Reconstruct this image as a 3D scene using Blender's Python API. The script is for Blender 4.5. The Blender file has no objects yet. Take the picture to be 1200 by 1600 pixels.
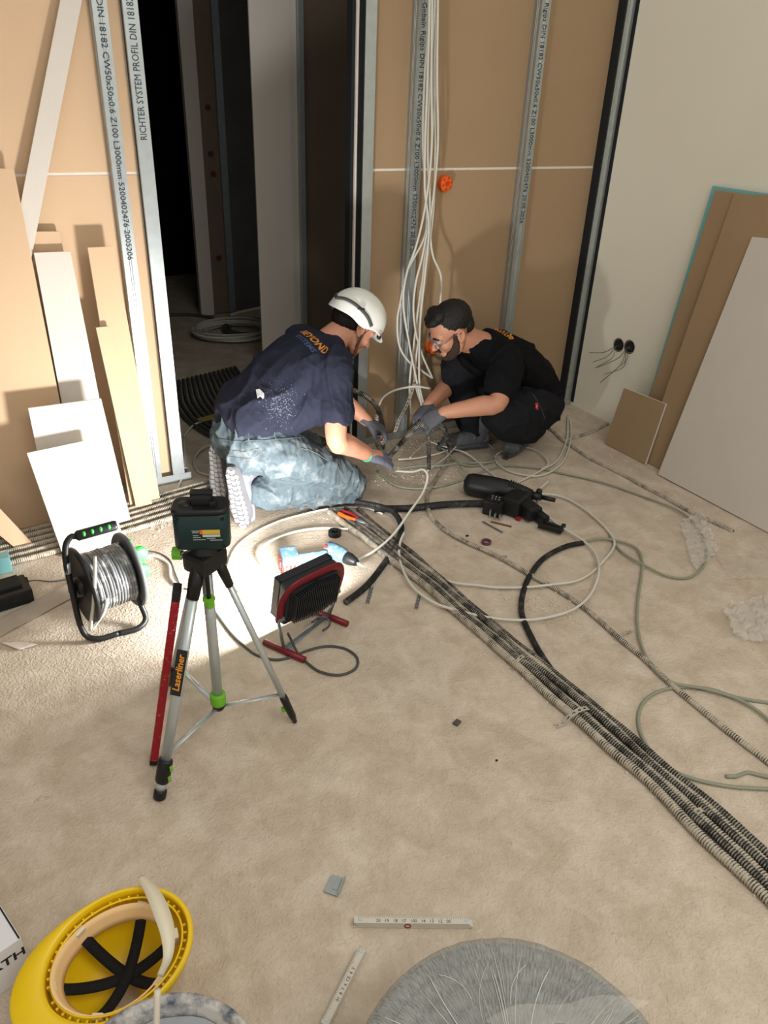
import bpy, bmesh, math, random
import numpy as np
from mathutils import Vector, Matrix, noise, Quaternion
from mathutils.bvhtree import BVHTree
random.seed(7)
S = bpy.context.scene
COL = S.collection
PI = math.pi

# ------------------------------------------------------------- camera
FPX = 1193.0; CX, CY = 600.0, 800.0; CAMH = 1.58
def _cv(px, py): return Vector((px-CX, -(py-CY), -FPX))
_up = -_cv(510, 2950).normalized()
_x = _cv(2910, 226).normalized(); _x = (_x - _up*_x.dot(_up)).normalized()
_y = _up.cross(_x)
ROT = Matrix((_x, _y, _up))
EYE = Vector((0, 0, CAMH))
cam_data = bpy.data.cameras.new('camera')
cam = bpy.data.objects.new('camera', cam_data); COL.objects.link(cam)
cam_data.sensor_fit = 'VERTICAL'; cam_data.sensor_height = 36.0
cam_data.lens = FPX/1600*36.0
cam_data.clip_start = 0.02
cam.matrix_world = Matrix.Translation(EYE) @ ROT.to_4x4()
S.camera = cam

# ------------------------------------------------------------- light
S.view_settings.view_transform = 'Standard'; S.view_settings.look = 'None'
S.view_settings.exposure = 0.0; S.view_settings.gamma = 1.0
S.view_settings.use_curve_mapping = False
world = bpy.data.worlds.new('world'); S.world = world; world.use_nodes = True
world.node_tree.nodes['Background'].inputs[0].default_value = (1.0, 0.965, 0.89, 1)
world.node_tree.nodes['Background'].inputs[1].default_value = 0.74
def area(name, loc, aim, sx, sy, power, col):
    l = bpy.data.lights.new(name, 'AREA'); l.shape = 'RECTANGLE'; l.size = sx; l.size_y = sy
    l.energy = power; l.color = col
    o = bpy.data.objects.new(name, l); COL.objects.link(o); o.location = loc
    o.rotation_euler = (Vector(aim)-Vector(loc)).to_track_quat('-Z', 'Y').to_euler(); return o
area('overhead_fill_light', (1.0, -0.5, 2.75), (1.2, 0.4, 0.0), 1.6, 1.2, 30, (1.0, 0.95, 0.86))  # large unseen area light added as warm ambient fill
# work flood light (its housing is built further down around this point)
LAMP_C = Vector((0.830, 1.835, 0.170)); LAMP_W = Vector((0.968, 0.25, 0)).normalized()
_h = Vector((-LAMP_W.y, LAMP_W.x, 0)); LAMP_N = (_h*math.cos(math.radians(11)) + Vector((0,0,1))*math.sin(math.radians(11))).normalized()
LAMP_U = LAMP_W.cross(LAMP_N)
LAMP_U = LAMP_U if LAMP_U.z > 0 else -LAMP_U
fl = area('flood_lamp_light', LAMP_C + LAMP_N*0.044, LAMP_C + LAMP_N*2, 0.17, 0.11, 28, (1.0, 0.985, 0.97))

# ------------------------------------------------------------- rays to planes
def ray(px, py): return ROT @ _cv(px, py)
def G(px, py, z=0.0):
    r = ray(px, py); return EYE + r*((z-CAMH)/r.z)
def PY(px, py, Y):
    r = ray(px, py); return EYE + r*(Y/r.y)
def PX(px, py, X):
    r = ray(px, py); return EYE + r*(X/r.x)
def PP(px, py, p0, n):
    r = ray(px, py); n = Vector(n); return EYE + r*((Vector(p0)-EYE).dot(n)/r.dot(n))

# ------------------------------------------------------------- materials
def lin(c):
    return tuple(((v/255)/12.92 if v/255 <= .04045 else ((v/255+.055)/1.055)**2.4) for v in c)+(1,)
def mat(name, col, rough=.6, metal=0, var=.12, vs=18, bump=0, bs=60, dust=0, dcol=(200,190,175), ds=25, spec=.4, alpha=1, detail=6, sheen=0):
    m = bpy.data.materials.new(name); m.use_nodes = True
    nt = m.node_tree; N = nt.nodes; L = nt.links; b = N['Principled BSDF']
    b.inputs['Roughness'].default_value = rough; b.inputs['Metallic'].default_value = metal
    b.inputs['Specular IOR Level'].default_value = spec
    if sheen: b.inputs['Sheen Weight'].default_value = sheen
    tc = N.new('ShaderNodeTexCoord')
    nz = N.new('ShaderNodeTexNoise'); nz.inputs['Scale'].default_value = vs; nz.inputs['Detail'].default_value = detail
    L.new(tc.outputs['Object'], nz.inputs['Vector'])
    mx = N.new('ShaderNodeMix'); mx.data_type = 'RGBA'
    c = lin(col); mx.inputs[6].default_value = tuple(v*(1-var) for v in c[:3])+(1,)
    mx.inputs[7].default_value = tuple(min(1, v*(1+var)) for v in c[:3])+(1,)
    L.new(nz.outputs['Fac'], mx.inputs[0]); out = mx.outputs[2]
    if dust:
        n2 = N.new('ShaderNodeTexNoise'); n2.inputs['Scale'].default_value = ds; n2.inputs['Detail'].default_value = 10; n2.inputs['Roughness'].default_value = .7
        L.new(tc.outputs['Object'], n2.inputs['Vector'])
        r = N.new('ShaderNodeMapRange'); r.inputs['From Min'].default_value = .72-.42*dust; r.inputs['From Max'].default_value = .86-.34*dust
        L.new(n2.outputs['Fac'], r.inputs['Value'])
        m2 = N.new('ShaderNodeMix'); m2.data_type = 'RGBA'; m2.inputs[7].default_value = lin(dcol)
        L.new(r.outputs[0], m2.inputs[0]); L.new(out, m2.inputs[6]); out = m2.outputs[2]
    L.new(out, b.inputs['Base Color'])
    if bump:
        n3 = N.new('ShaderNodeTexNoise'); n3.inputs['Scale'].default_value = bs; n3.inputs['Detail'].default_value = 8
        L.new(tc.outputs['Object'], n3.inputs['Vector'])
        bp = N.new('ShaderNodeBump'); bp.inputs['Strength'].default_value = bump; bp.inputs['Distance'].default_value = .005
        L.new(n3.outputs['Fac'], bp.inputs['Height']); L.new(bp.outputs[0], b.inputs['Normal'])
    if alpha < 1: b.inputs['Alpha'].default_value = alpha
    return m

def floor_mat():
    m = mat('screed', (206,194,178), .92, var=.06, vs=1.7, spec=.15)
    nt = m.node_tree; N = nt.nodes; L = nt.links; b = N['Principled BSDF']
    tc = N.new('ShaderNodeTexCoord'); src = b.inputs['Base Color'].links[0].from_socket
    # rubbed patches, chips and grit
    a = N.new('ShaderNodeTexNoise'); a.inputs['Scale'].default_value = 9; a.inputs['Detail'].default_value = 12; a.inputs['Roughness'].default_value = .68; a.inputs['Distortion'].default_value = .35
    L.new(tc.outputs['Object'], a.inputs['Vector'])
    r = N.new('ShaderNodeMapRange'); r.inputs['From Min'].default_value = .38; r.inputs['From Max'].default_value = .66
    L.new(a.outputs['Fac'], r.inputs['Value'])
    mx = N.new('ShaderNodeMix'); mx.data_type = 'RGBA'; mx.blend_type = 'MULTIPLY'; mx.inputs[0].default_value = 1
    rr = N.new('ShaderNodeMix'); rr.data_type = 'RGBA'; rr.inputs[6].default_value = (.80,.76,.71,1); rr.inputs[7].default_value = (1.05,1.04,1.03,1)
    L.new(r.outputs[0], rr.inputs[0]); L.new(src, mx.inputs[6]); L.new(rr.outputs[2], mx.inputs[7])
    v = N.new('ShaderNodeTexVoronoi'); v.inputs['Scale'].default_value = 105; v.inputs['Randomness'].default_value = 1
    wp = N.new('ShaderNodeTexNoise'); wp.inputs['Scale'].default_value = 30
    L.new(tc.outputs['Object'], wp.inputs['Vector'])
    ad = N.new('ShaderNodeMix'); ad.data_type = 'RGBA'; ad.blend_type = 'ADD'; ad.inputs[0].default_value = .06
    L.new(tc.outputs['Object'], ad.inputs[6]); L.new(wp.outputs['Color'], ad.inputs[7]); L.new(ad.outputs[2], v.inputs['Vector'])
    sc = N.new('ShaderNodeTexNoise'); sc.inputs['Scale'].default_value = 38; sc.inputs['Detail'].default_value = 9; sc.inputs['Roughness'].default_value = .75; sc.inputs['Distortion'].default_value = .9
    L.new(tc.outputs['Object'], sc.inputs['Vector'])
    sr = N.new('ShaderNodeMapRange'); sr.inputs['From Min'].default_value = .60; sr.inputs['From Max'].default_value = .70; L.new(sc.outputs['Fac'], sr.inputs['Value'])
    s2 = N.new('ShaderNodeMath'); s2.operation = 'MULTIPLY'; s2.inputs[1].default_value = .55; L.new(sr.outputs[0], s2.inputs[0])
    sm = N.new('ShaderNodeMix'); sm.data_type = 'RGBA'; sm.inputs[7].default_value = lin((150,134,112)); L.new(s2.outputs[0], sm.inputs[0]); L.new(mx.outputs[2], sm.inputs[6]); L.new(sm.outputs[2], b.inputs['Base Color'])
    fine = N.new('ShaderNodeTexNoise'); fine.inputs['Scale'].default_value = 120; fine.inputs['Detail'].default_value = 6
    L.new(tc.outputs['Object'], fine.inputs['Vector'])
    b1 = N.new('ShaderNodeBump'); b1.inputs['Strength'].default_value = .5; b1.inputs['Distance'].default_value = .0035
    L.new(v.outputs['Distance'], b1.inputs['Height'])
    b2 = N.new('ShaderNodeBump'); b2.inputs['Strength'].default_value = .7; b2.inputs['Distance'].default_value = .003
    L.new(fine.outputs['Fac'], b2.inputs['Height']); L.new(b1.outputs[0], b2.inputs['Normal'])
    b3 = N.new('ShaderNodeBump'); b3.inputs['Strength'].default_value = .5; b3.inputs['Distance'].default_value = .006
    L.new(a.outputs['Fac'], b3.inputs['Height']); L.new(b2.outputs[0], b3.inputs['Normal'])
    L.new(b3.outputs[0], b.inputs['Normal'])
    return m
def ridge_mat(name, dark, light, amt):
    """corrugated conduit: pale dust caught on the ridges and in patches"""
    m = mat(name, dark, .7, var=.25, vs=40)
    nt = m.node_tree; N = nt.nodes; L = nt.links; b = N['Principled BSDF']; src = b.inputs['Base Color'].links[0].from_socket
    at = N.new('ShaderNodeAttribute'); at.attribute_name = 'ridge'
    tc = N.new('ShaderNodeTexCoord'); n = N.new('ShaderNodeTexNoise'); n.inputs['Scale'].default_value = 22; n.inputs['Detail'].default_value = 10; n.inputs['Roughness'].default_value = .75
    L.new(tc.outputs['Object'], n.inputs['Vector'])
    s = N.new('ShaderNodeMath'); s.operation = 'MULTIPLY_ADD'; s.inputs[1].default_value = .30; L.new(at.outputs['Fac'], s.inputs[0]); L.new(n.outputs['Fac'], s.inputs[2])
    r = N.new('ShaderNodeMapRange'); r.inputs['From Min'].default_value = .86-.4*amt; r.inputs['From Max'].default_value = 1.0-.4*amt
    L.new(s.outputs[0], r.inputs['Value'])
    mx = N.new('ShaderNodeMix'); mx.data_type = 'RGBA'; mx.inputs[7].default_value = lin(light)
    L.new(r.outputs[0], mx.inputs[0]); L.new(src, mx.inputs[6]); L.new(mx.outputs[2], b.inputs['Base Color'])
    return m
M = {}
M['floor'] = floor_mat()
M['board'] = mat('cardboard_paper', (206,176,144), .85, var=.06, vs=3, bump=.1, bs=40, spec=.2)
M['board_shaded'] = mat('cardboard_paper_shaded', (162,136,106), .85, var=.07, vs=3, bump=.1, bs=40, spec=.2)  # darker copy of cardboard_paper, with the right side's weaker light painted in
M['grey'] = mat('grey_board_paper', (208,200,190), .85, var=.05, vs=4, bump=.15, bs=90, spec=.2)
M['gyp'] = mat('gypsum_edge', (224,214,203), .9, var=.08, vs=40, bump=.3)
M['turq'] = mat('turquoise_board_paper', (122,182,182), .8, var=.08, vs=6)
M['wall'] = mat('painted_plaster', (236,231,214), .85, var=.05, vs=1.5, bump=.12, bs=25, spec=.2)
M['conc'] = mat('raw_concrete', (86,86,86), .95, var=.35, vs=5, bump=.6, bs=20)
M['galv'] = mat('galvanised_steel', (178,185,186), .38, .75, var=.14, vs=30, bump=.05)
M['galvd'] = mat('galvanised_steel_dull', (120,128,132), .5, .6, var=.2, vs=30)
M['dark'] = mat('matte_dark', (28,30,32), .8, var=.2)
M['black'] = mat('black_plastic', (24,25,27), .45, var=.2, vs=30, dust=.22, dcol=(110,106,100))
M['blackc'] = mat('clean_black_plastic', (20,21,23), .42, var=.2)
M['cable'] = mat('white_cable_sheath', (205,203,192), .5, var=.06, vs=8, dust=.2, dcol=(150,142,128))
M['cableg'] = mat('grey_green_cable_sheath', (140,144,126), .55, var=.08, vs=8, dust=.25, dcol=(175,165,148))
M['cabled'] = mat('dark_grey_cord', (72,74,72), .5, var=.12, vs=20)
M['ink'] = mat('stamped_ink', (46,58,66), .7, var=.05)
M['red'] = mat('red_paint', (150,22,36), .4, var=.1, vs=20, dust=.3, dcol=(205,190,180), ds=70)
M['alu'] = mat('satin_aluminium', (196,204,206), .35, .55, var=.05, vs=12)
M['lime'] = mat('lime_green_plastic', (110,180,40), .45, var=.06)
M['glime'] = mat('bright_green_plastic', (60,222,75), .45, var=.05)
M['conduit'] = ridge_mat('dusty_corrugated_conduit', (40,41,42), (188,178,160), .84)
M['conduitd'] = ridge_mat('dark_corrugated_conduit', (30,31,33), (158,150,136), .52)
M['conduitk'] = ridge_mat('black_conduit', (24,25,27), (120,116,108), .22)
M['orange'] = mat('orange_plastic', (232,96,22), .5, var=.1)

# ------------------------------------------------------------- objects
OFF = {}
def settag(o, label=None, cat=None, group=None, kind=None):
    if label: o['label'] = label
    if cat: o['category'] = cat
    if group: o['group'] = group
    if kind: o['kind'] = kind
    return o
def thing(name, label, cat, loc, group=None):
    o = bpy.data.objects.new(name, None); COL.objects.link(o); o.location = loc; o.empty_display_size = .05
    OFF[o] = Vector(loc); return settag(o, label, cat, group)
def mkobj(name, me, m, parent=None, smooth=False, label=None):
    """geometry given in world coordinates"""
    if isinstance(me, bmesh.types.BMesh):
        bm = me; me = bpy.data.meshes.new(name); bm.to_mesh(me); bm.free()
    o = bpy.data.objects.new(name, me); COL.objects.link(o)
    if m is not None:
        for k in (m if isinstance(m, (list, tuple)) else [m]): me.materials.append(k)
    if smooth: me.polygons.foreach_set('use_smooth', [True]*len(me.polygons))
    if parent is not None:
        o.parent = parent; o.matrix_parent_inverse = Matrix.Translation(-OFF.get(parent, Vector()))
        OFF[o] = Vector()
    else:
        n = len(me.vertices); a = np.empty(n*3); me.vertices.foreach_get('co', a); a = a.reshape(-1, 3)
        c = Vector(((a[:,0].min()+a[:,0].max())/2, (a[:,1].min()+a[:,1].max())/2, a[:,2].min()))
        me.transform(Matrix.Translation(-c)); o.location = c; OFF[o] = c
    if label: o['label'] = label
    return o
def solo(name, me, m, label, cat, group=None, smooth=False):
    return settag(mkobj(name, me, m, None, smooth), label, cat, group)
def struct(name, me, m, smooth=False):
    return settag(mkobj(name, me, m, None, smooth), kind='structure')

def BM(): return bmesh.new()
def solid(bm, geom, thickness):
    bm.normal_update(); return bmesh.ops.solidify(bm, geom=geom, thickness=thickness)
def box(bm, c, s, rot=None, bev=0, mi=0):
    r = bmesh.ops.create_cube(bm, size=1); vs = r['verts']
    bmesh.ops.scale(bm, vec=s, verts=vs)
    fs = list({f for v in vs for f in v.link_faces})
    for f in fs: f.material_index = mi
    if bev:
        es = list({e for v in vs for e in v.link_edges})
        rb = bmesh.ops.bevel(bm, geom=es, offset=bev, segments=2, affect='EDGES', profile=.7)
        vs = list({v for f in rb['faces'] for v in f.verts} | {v for v in vs if v.is_valid})
        allv = set(vs)
        # gather whole island
        st = list(allv); 
        while st:
            v = st.pop()
            for e in v.link_edges:
                w = e.other_vert(v)
                if w not in allv: allv.add(w); st.append(w)
        vs = list(allv)
        for f in {f for v in vs for f in v.link_faces}: f.material_index = mi
    T = Matrix.Translation(c) @ (rot.to_4x4() if rot is not None else Matrix())
    bmesh.ops.transform(bm, matrix=T, verts=vs); return vs
def cyl(bm, a, b, r, r2=None, seg=20, mi=0):
    a = Vector(a); b = Vector(b); d = b-a
    q = d.to_track_quat('Z', 'Y').to_matrix().to_4x4()
    rr = bmesh.ops.create_cone(bm, cap_ends=True, segments=seg, radius1=r, radius2=r if r2 is None else r2, depth=d.length)
    for f in {f for v in rr['verts'] for f in v.link_faces}: f.material_index = mi
    bmesh.ops.transform(bm, matrix=Matrix.Translation((a+b)/2) @ q, verts=rr['verts']); return rr['verts']
def sph(bm, c, r, seg=16, mi=0, rot=None):
    if not hasattr(r, '__len__'): r = (r, r, r)
    rr = bmesh.ops.create_uvsphere(bm, u_segments=seg, v_segments=max(6, seg//2), radius=1)
    for f in {f for v in rr['verts'] for f in v.link_faces}: f.material_index = mi
    T = Matrix.Translation(c) @ (rot.to_4x4() if rot is not None else Matrix()) @ Matrix.Diagonal((*r, 1))
    bmesh.ops.transform(bm, matrix=T, verts=rr['verts']); return rr['verts']
def spline(P, step=.01, closed=False):
    P = [Vector(p) for p in P]; n = len(P); out = []
    rng = range(n if closed else n-1)
    for i in rng:
        if closed: p0, p1, p2, p3 = P[(i-1)%n], P[i], P[(i+1)%n], P[(i+2)%n]
        else: p0 = P[max(i-1,0)]; p1 = P[i]; p2 = P[i+1]; p3 = P[min(i+2,n-1)]
        k = max(1, int(math.ceil((p2-p1).length/step)))
        d1 = max((p1-p0).length,1e-6)**.5; d2 = max((p2-p1).length,1e-6)**.5; d3 = max((p3-p2).length,1e-6)**.5
        # non-uniform catmull-rom tangents
        m1 = ((p1-p0)/d1 - (p2-p0)/(d1+d2) + (p2-p1)/d2)*d2 if i > 0 or closed else (p2-p1)
        m2 = ((p2-p1)/d2 - (p3-p1)/(d2+d3) + (p3-p2)/d3)*d2 if i < n-2 or closed else (p2-p1)
        for j in range(k):
            t = j/k; t2 = t*t; t3 = t2*t
            out.append(p1*(2*t3-3*t2+1) + m1*(t3-2*t2+t) + p2*(-2*t3+3*t2) + m2*(t3-t2))
    if not closed: out.append(P[-1])
    return out
def tube(bm, P, r, seg=8, closed=False, ra=None, lat=None, ridge=0, mi=0, cap=True):
    """sweep; r number or list; ra: second radius list for an oval section; lat: lateral direction"""
    n = len(P); rings = []
    R = [r]*n if not hasattr(r, '__len__') else r
    RA = R if ra is None else ([ra]*n if not hasattr(ra, '__len__') else ra)
    lay = bm.verts.layers.float.get('ridge') or (bm.verts.layers.float.new('ridge') if ridge else None)
    if ridge: lay = bm.verts.layers.float.get('ridge')
    u = None
    for i in range(n):
        if closed: t = P[(i+1)%n]-P[(i-1)%n]
        else: t = P[min(i+1,n-1)]-P[max(i-1,0)]
        if t.length < 1e-9: t = Vector((0,0,1))
        t = t.normalized()
        if lat is not None:
            l = lat[i] if isinstance(lat, list) else lat
            u = (l - t*l.dot(t)).normalized()
        elif u is None:
            a = Vector((0,0,1)) if abs(t.z) < .9 else Vector((1,0,0)); u = t.cross(a).normalized()
        else:
            u = u - t*u.dot(t)
            u = u.normalized() if u.length > 1e-6 else t.orthogonal().normalized()
        w = t.cross(u)
        k = 1.0
        if ridge: k = 1.0 if i % 2 == 0 else 1-ridge
        ring = []
        for j in range(seg):
            a = 2*PI*j/seg
            v = bm.verts.new(P[i] + u*(math.cos(a)*R[i]*k) + w*(math.sin(a)*RA[i]*k))
            if ridge: v[lay] = 1.0 if i % 2 == 0 else 0.0
            ring.append(v)
        rings.append(ring)
    m = n if closed else n-1
    for i in range(m):
        A = rings[i]; B = rings[(i+1)%n]
        for j in range(seg):
            f = bm.faces.new((A[j], A[(j+1)%seg], B[(j+1)%seg], B[j])); f.material_index = mi; f.smooth = True
    if cap and not closed:
        f = bm.faces.new(rings[0][::-1]); f.material_index = mi
        f = bm.faces.new(rings[-1]); f.material_index = mi
    return rings
def lathe(bm, prof, seg=32, T=None, mi=0, closed=False):
    rings = []
    for (r, z) in prof:
        if r < 1e-5: rings.append([bm.verts.new((0,0,z))])
        else: rings.append([bm.verts.new((r*math.cos(2*PI*j/seg), r*math.sin(2*PI*j/seg), z)) for j in range(seg)])
    allv = [v for q in rings for v in q]
    for i in range(len(rings)-1):
        A, B = rings[i], rings[i+1]
        for j in range(seg):
            k = (j+1) % seg
            if len(A) == 1 and len(B) == 1: continue
            if len(A) == 1: f = bm.faces.new((A[0], B[k], B[j]))
            elif len(B) == 1: f = bm.faces.new((A[j], A[k], B[0]))
            else: f = bm.faces.new((A[j], A[k], B[k], B[j]))
            f.material_index = mi; f.smooth = True
    if T is not None: bmesh.ops.transform(bm, matrix=T, verts=allv)
    return allv
def frame(o, x, z):
    """matrix with local x along x, local z near z"""
    x = Vector(x).normalized(); z = Vector(z); z = (z - x*z.dot(x)).normalized(); y = z.cross(x)
    return Matrix((( x.x, y.x, z.x, o[0]), (x.y, y.y, z.y, o[1]), (x.z, y.z, z.z, o[2]), (0,0,0,1)))
def prism(bm, pts, d, mi=0, side=None):
    """closed polygon of 3D points extruded by vector d"""
    A = [bm.verts.new(p) for p in pts]; B = [bm.verts.new(Vector(p)+Vector(d)) for p in pts]; n = len(A)
    fs = [bm.faces.new(A), bm.faces.new(B[::-1])]
    for f in fs: f.material_index = mi
    for i in range(n):
        f = bm.faces.new((A[(i+1)%n], A[i], B[i], B[(i+1)%n])); f.material_index = mi if side is None else side
    bmesh.ops.recalc_face_normals(bm, faces=bm.faces[:])
    return A+B
def text_mesh(s, size, T, ext=.0004, shear=0, bold=0, sx=1.0):
    c = bpy.data.curves.new('txt', 'FONT'); c.body = s; c.size = size; c.extrude = ext; c.shear = shear; c.offset = bold
    c.align_x = 'CENTER'; c.align_y = 'CENTER'; c.resolution_u = 2
    o = bpy.data.objects.new('txt', c); COL.objects.link(o)
    dg = bpy.context.evaluated_depsgraph_get(); me = bpy.data.meshes.new_from_object(o.evaluated_get(dg))
    bpy.data.objects.remove(o); bpy.data.curves.remove(c)
    me.transform(T @ Matrix.Diagonal((sx,1,1,1))); return me
def join_meshes(mes, name='m'):
    bm = BM()
    for m in mes: bm.from_mesh(m)
    return bm
# ============================================================= the room
YF = 3.095; YB = 3.145          # stud face / back-side board face of the partition
XW = 3.10                       # right wall
bm = BM(); box(bm, (1.2, 2.4, -.05), (6.4, 9.6, .1)); struct('floor', bm, M['floor'])
bm = BM(); box(bm, (XW+.06, .9, 1.4), (.12, 4.6, 2.8)); struct('wall_right', bm, M['wall'])
# board wall behind the studs: two sheets high with a pale joint strip, on both sides of the doorway
def boards_wall(name, x0, x1):
    bm = BM()
    box(bm, ((x0+x1)/2, YB+.0065, .635), (x1-x0, .013, 1.258)); box(bm, ((x0+x1)/2, YB+.0065, 2.04), (x1-x0, .013, 1.53))
    box(bm, ((x0+x1)/2, YB+.0075, 1.27), (x1-x0, .011, .02), mi=1)
    o = struct(name, bm, [M['board'] if x0 < 0 else M['board_shaded'], M['gyp']]); return o
boards_wall('wall_back_left', -1.9, .79)
boards_wall('wall_back_right', 1.70, XW)
# second skin of the partition (room behind sees this side)
bm = BM(); box(bm, (-.55, YB+.03, 1.4), (2.66, .028, 2.8)); struct('wall_behind_left', bm, M['conc'])
bm = BM(); box(bm, (2.44, YB+.085, 1.4), (1.42, .05, 2.8)); struct('wall_behind_right', bm, M['conc'])
# room beyond the doorway
bm = BM(); box(bm, (.7, 7.25, 1.4), (6.2, .1, 2.8)); struct('wall_far', bm, mat('far_darkness', (9,10,20), .9))  # near-black colour stands for the unlit depth past the doorway
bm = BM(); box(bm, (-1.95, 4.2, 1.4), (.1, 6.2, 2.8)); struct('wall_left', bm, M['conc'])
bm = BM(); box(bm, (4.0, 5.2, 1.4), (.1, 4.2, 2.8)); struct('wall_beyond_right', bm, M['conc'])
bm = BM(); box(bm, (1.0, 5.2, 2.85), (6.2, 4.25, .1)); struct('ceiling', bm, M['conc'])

# ---- metal studs (C profiles): web on the left, front flange, returned lip, back flange
def stud(x, w, z0, z1, label, txt=None, tz=1.2, tsize=.026, name='metal_stud', y=YF, d=.049, m='galv', flip=False, ridge=True, up=False, tsx=1.0):
    t = thing(name, label, 'metal stud', (x+w/2, y+d/2, z0), None)
    bm = BM(); q = .0015; zc = (z0+z1)/2; h = z1-z0
    wx = x+w if flip else x
    box(bm, (wx, y+d/2, zc), (q, d, h))                       # web
    box(bm, (x+w/2, y, zc), (w, q, h)); box(bm, (x+w/2, y+d, zc), (w, q, h))
    lx = x if flip else x+w
    box(bm, (lx, y+.006, zc), (q, .012, h)); box(bm, (lx, y+d-.006, zc), (q, .012, h))
    if ridge:
        for k in (.42, .58):
            cyl(bm, (x+w*k, y+.0007, z0), (x+w*k, y+.0007, z1), .0022, seg=6)
        for k in (.4, .6): cyl(bm, (wx, y+d*k, z0), (wx, y+d*k, z1), .002, seg=6)
    mkobj('channel', bm, M[m], t)
    if txt:
        T = Matrix.Translation((x+w*.5, y-.0022, tz)) @ Matrix.Rotation(PI/2, 4, 'X') @ Matrix.Rotation(PI/2 if up else -PI/2, 4, 'Z')
        mkobj('stamped_text', text_mesh(txt, tsize, T, .0003, sx=tsx), M['ink'], t)
    return t
stud(.652, .048, .03, 2.8, 'galvanised stud with stamped lettering behind the leaning offcuts, left of the doorway',
     'Rigips DIN 18182 CW50x50x0.6 Z100 L3000mm 5200402476 2005206', 1.43, .030, tsx=1.05)
stud(.752, .050, .03, 2.8, 'bright galvanised stud lining the left edge of the dark doorway',
     'RICHTER SYSTEM PROFIL DIN 18182', 1.60, .034, ridge=False, flip=True, up=True, tsx=.80, name='door_stud')
stud(1.680, .048, .03, 2.8, 'galvanised stud lining the right edge of the dark doorway', ridge=False, name='door_stud')
stud(1.919, .050, .03, 2.8, 'galvanised stud with stamped lettering just left of the hanging white cables',
     'Saint-Gobain Rigips DIN 18182 CW50x50x0.6 Z100 L3000mm 5200402476 20.05.2026', 1.42, .030)
stud(2.543, .050, .03, 2.8, 'galvanised stud with stamped lettering between hanging cables and room corner',
     'Saint-Gobain Rigips DIN 18182 CW50x50x0.6 Z100 L3000mm 5200402476 20.05.2026', 1.56, .030)
stud(3.046, .048, .03, 2.8, 'plain galvanised stud standing in the corner against the painted wall', ridge=True)
bm = BM(); box(bm, (3.040, YF+.028, 1.4), (.009, .05, 2.76)); box(bm, (3.0985, YF-.004, 1.4), (.003, .03, 2.76)); settag(mkobj('trim_1', bm, M['dark']), kind='structure')  # narrow dark strips on both sides of the corner stud
# floor tracks
def track(x0, x1, label):
    bm = BM(); xc = (x0+x1)/2; w = x1-x0
    box(bm, (xc, YF+.024, .0025), (w, .053, .0015)); box(bm, (xc, YF-.003, .02), (w, .0015, .038)); box(bm, (xc, YF+.0515, .02), (w, .0015, .038))
    solo('floor_track', bm, M['galv'], label, 'metal track')
track(-1.9, .83, 'galvanised floor track under the studs left of the doorway')
track(1.66, 3.09, 'galvanised floor track under the studs right of the doorway')
# door jamb behind the right door stud: cut board edges and a second dark stud layer
bm = BM(); box(bm, (1.680, YB+.0065, 1.4), (.024, .012, 2.78)); settag(mkobj('trim_2', bm, M['gyp']), kind='structure')
stud(1.655, .05, .01, 2.8, 'dark second stud set behind the right edge of the doorway', name='door_stud', y=YB+.016, m='dark', d=.045, ridge=False)
bm = BM(); box(bm, (1.6775, YF+.026, 1.4), (.003, .046, 2.74)); settag(mkobj('trim_4', bm, M['dark']), kind='structure')  # black seal tape over the web of the right door stud
# side wall of the passage: grey board panel and open brown cavity
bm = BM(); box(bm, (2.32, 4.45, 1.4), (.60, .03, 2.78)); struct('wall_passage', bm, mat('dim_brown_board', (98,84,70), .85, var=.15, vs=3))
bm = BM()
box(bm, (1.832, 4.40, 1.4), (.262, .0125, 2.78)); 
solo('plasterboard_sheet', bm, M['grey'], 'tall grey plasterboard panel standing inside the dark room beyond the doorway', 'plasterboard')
bm = BM(); box(bm, (1.978, 4.385, 1.4), (.028, .05, 2.78)); settag(mkobj('trim_3', bm, M['galv']), kind='structure')
# beyond it: concrete pier and pale framed column
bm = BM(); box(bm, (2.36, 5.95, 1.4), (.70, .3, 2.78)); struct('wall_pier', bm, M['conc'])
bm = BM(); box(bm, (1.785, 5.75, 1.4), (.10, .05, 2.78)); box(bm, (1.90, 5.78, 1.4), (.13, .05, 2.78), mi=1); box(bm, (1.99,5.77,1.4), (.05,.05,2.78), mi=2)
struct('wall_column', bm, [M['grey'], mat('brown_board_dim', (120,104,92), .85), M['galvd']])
for i, (z, x) in enumerate([(1.42,1.90),(1.13,1.90),(1.0,1.91),(.42,1.91)]):
    bm = BM(); cyl(bm, (x, 5.754, z), (x, 5.746, z), .02, seg=14)
    solo('wall_box', bm, mat('dark_red_plastic', (96,20,20), .6), 'small dark red round box, %s from the top on the dim column' % ['first','second','third','fourth'][i], 'socket box', 'round boxes on the dim column')

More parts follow.
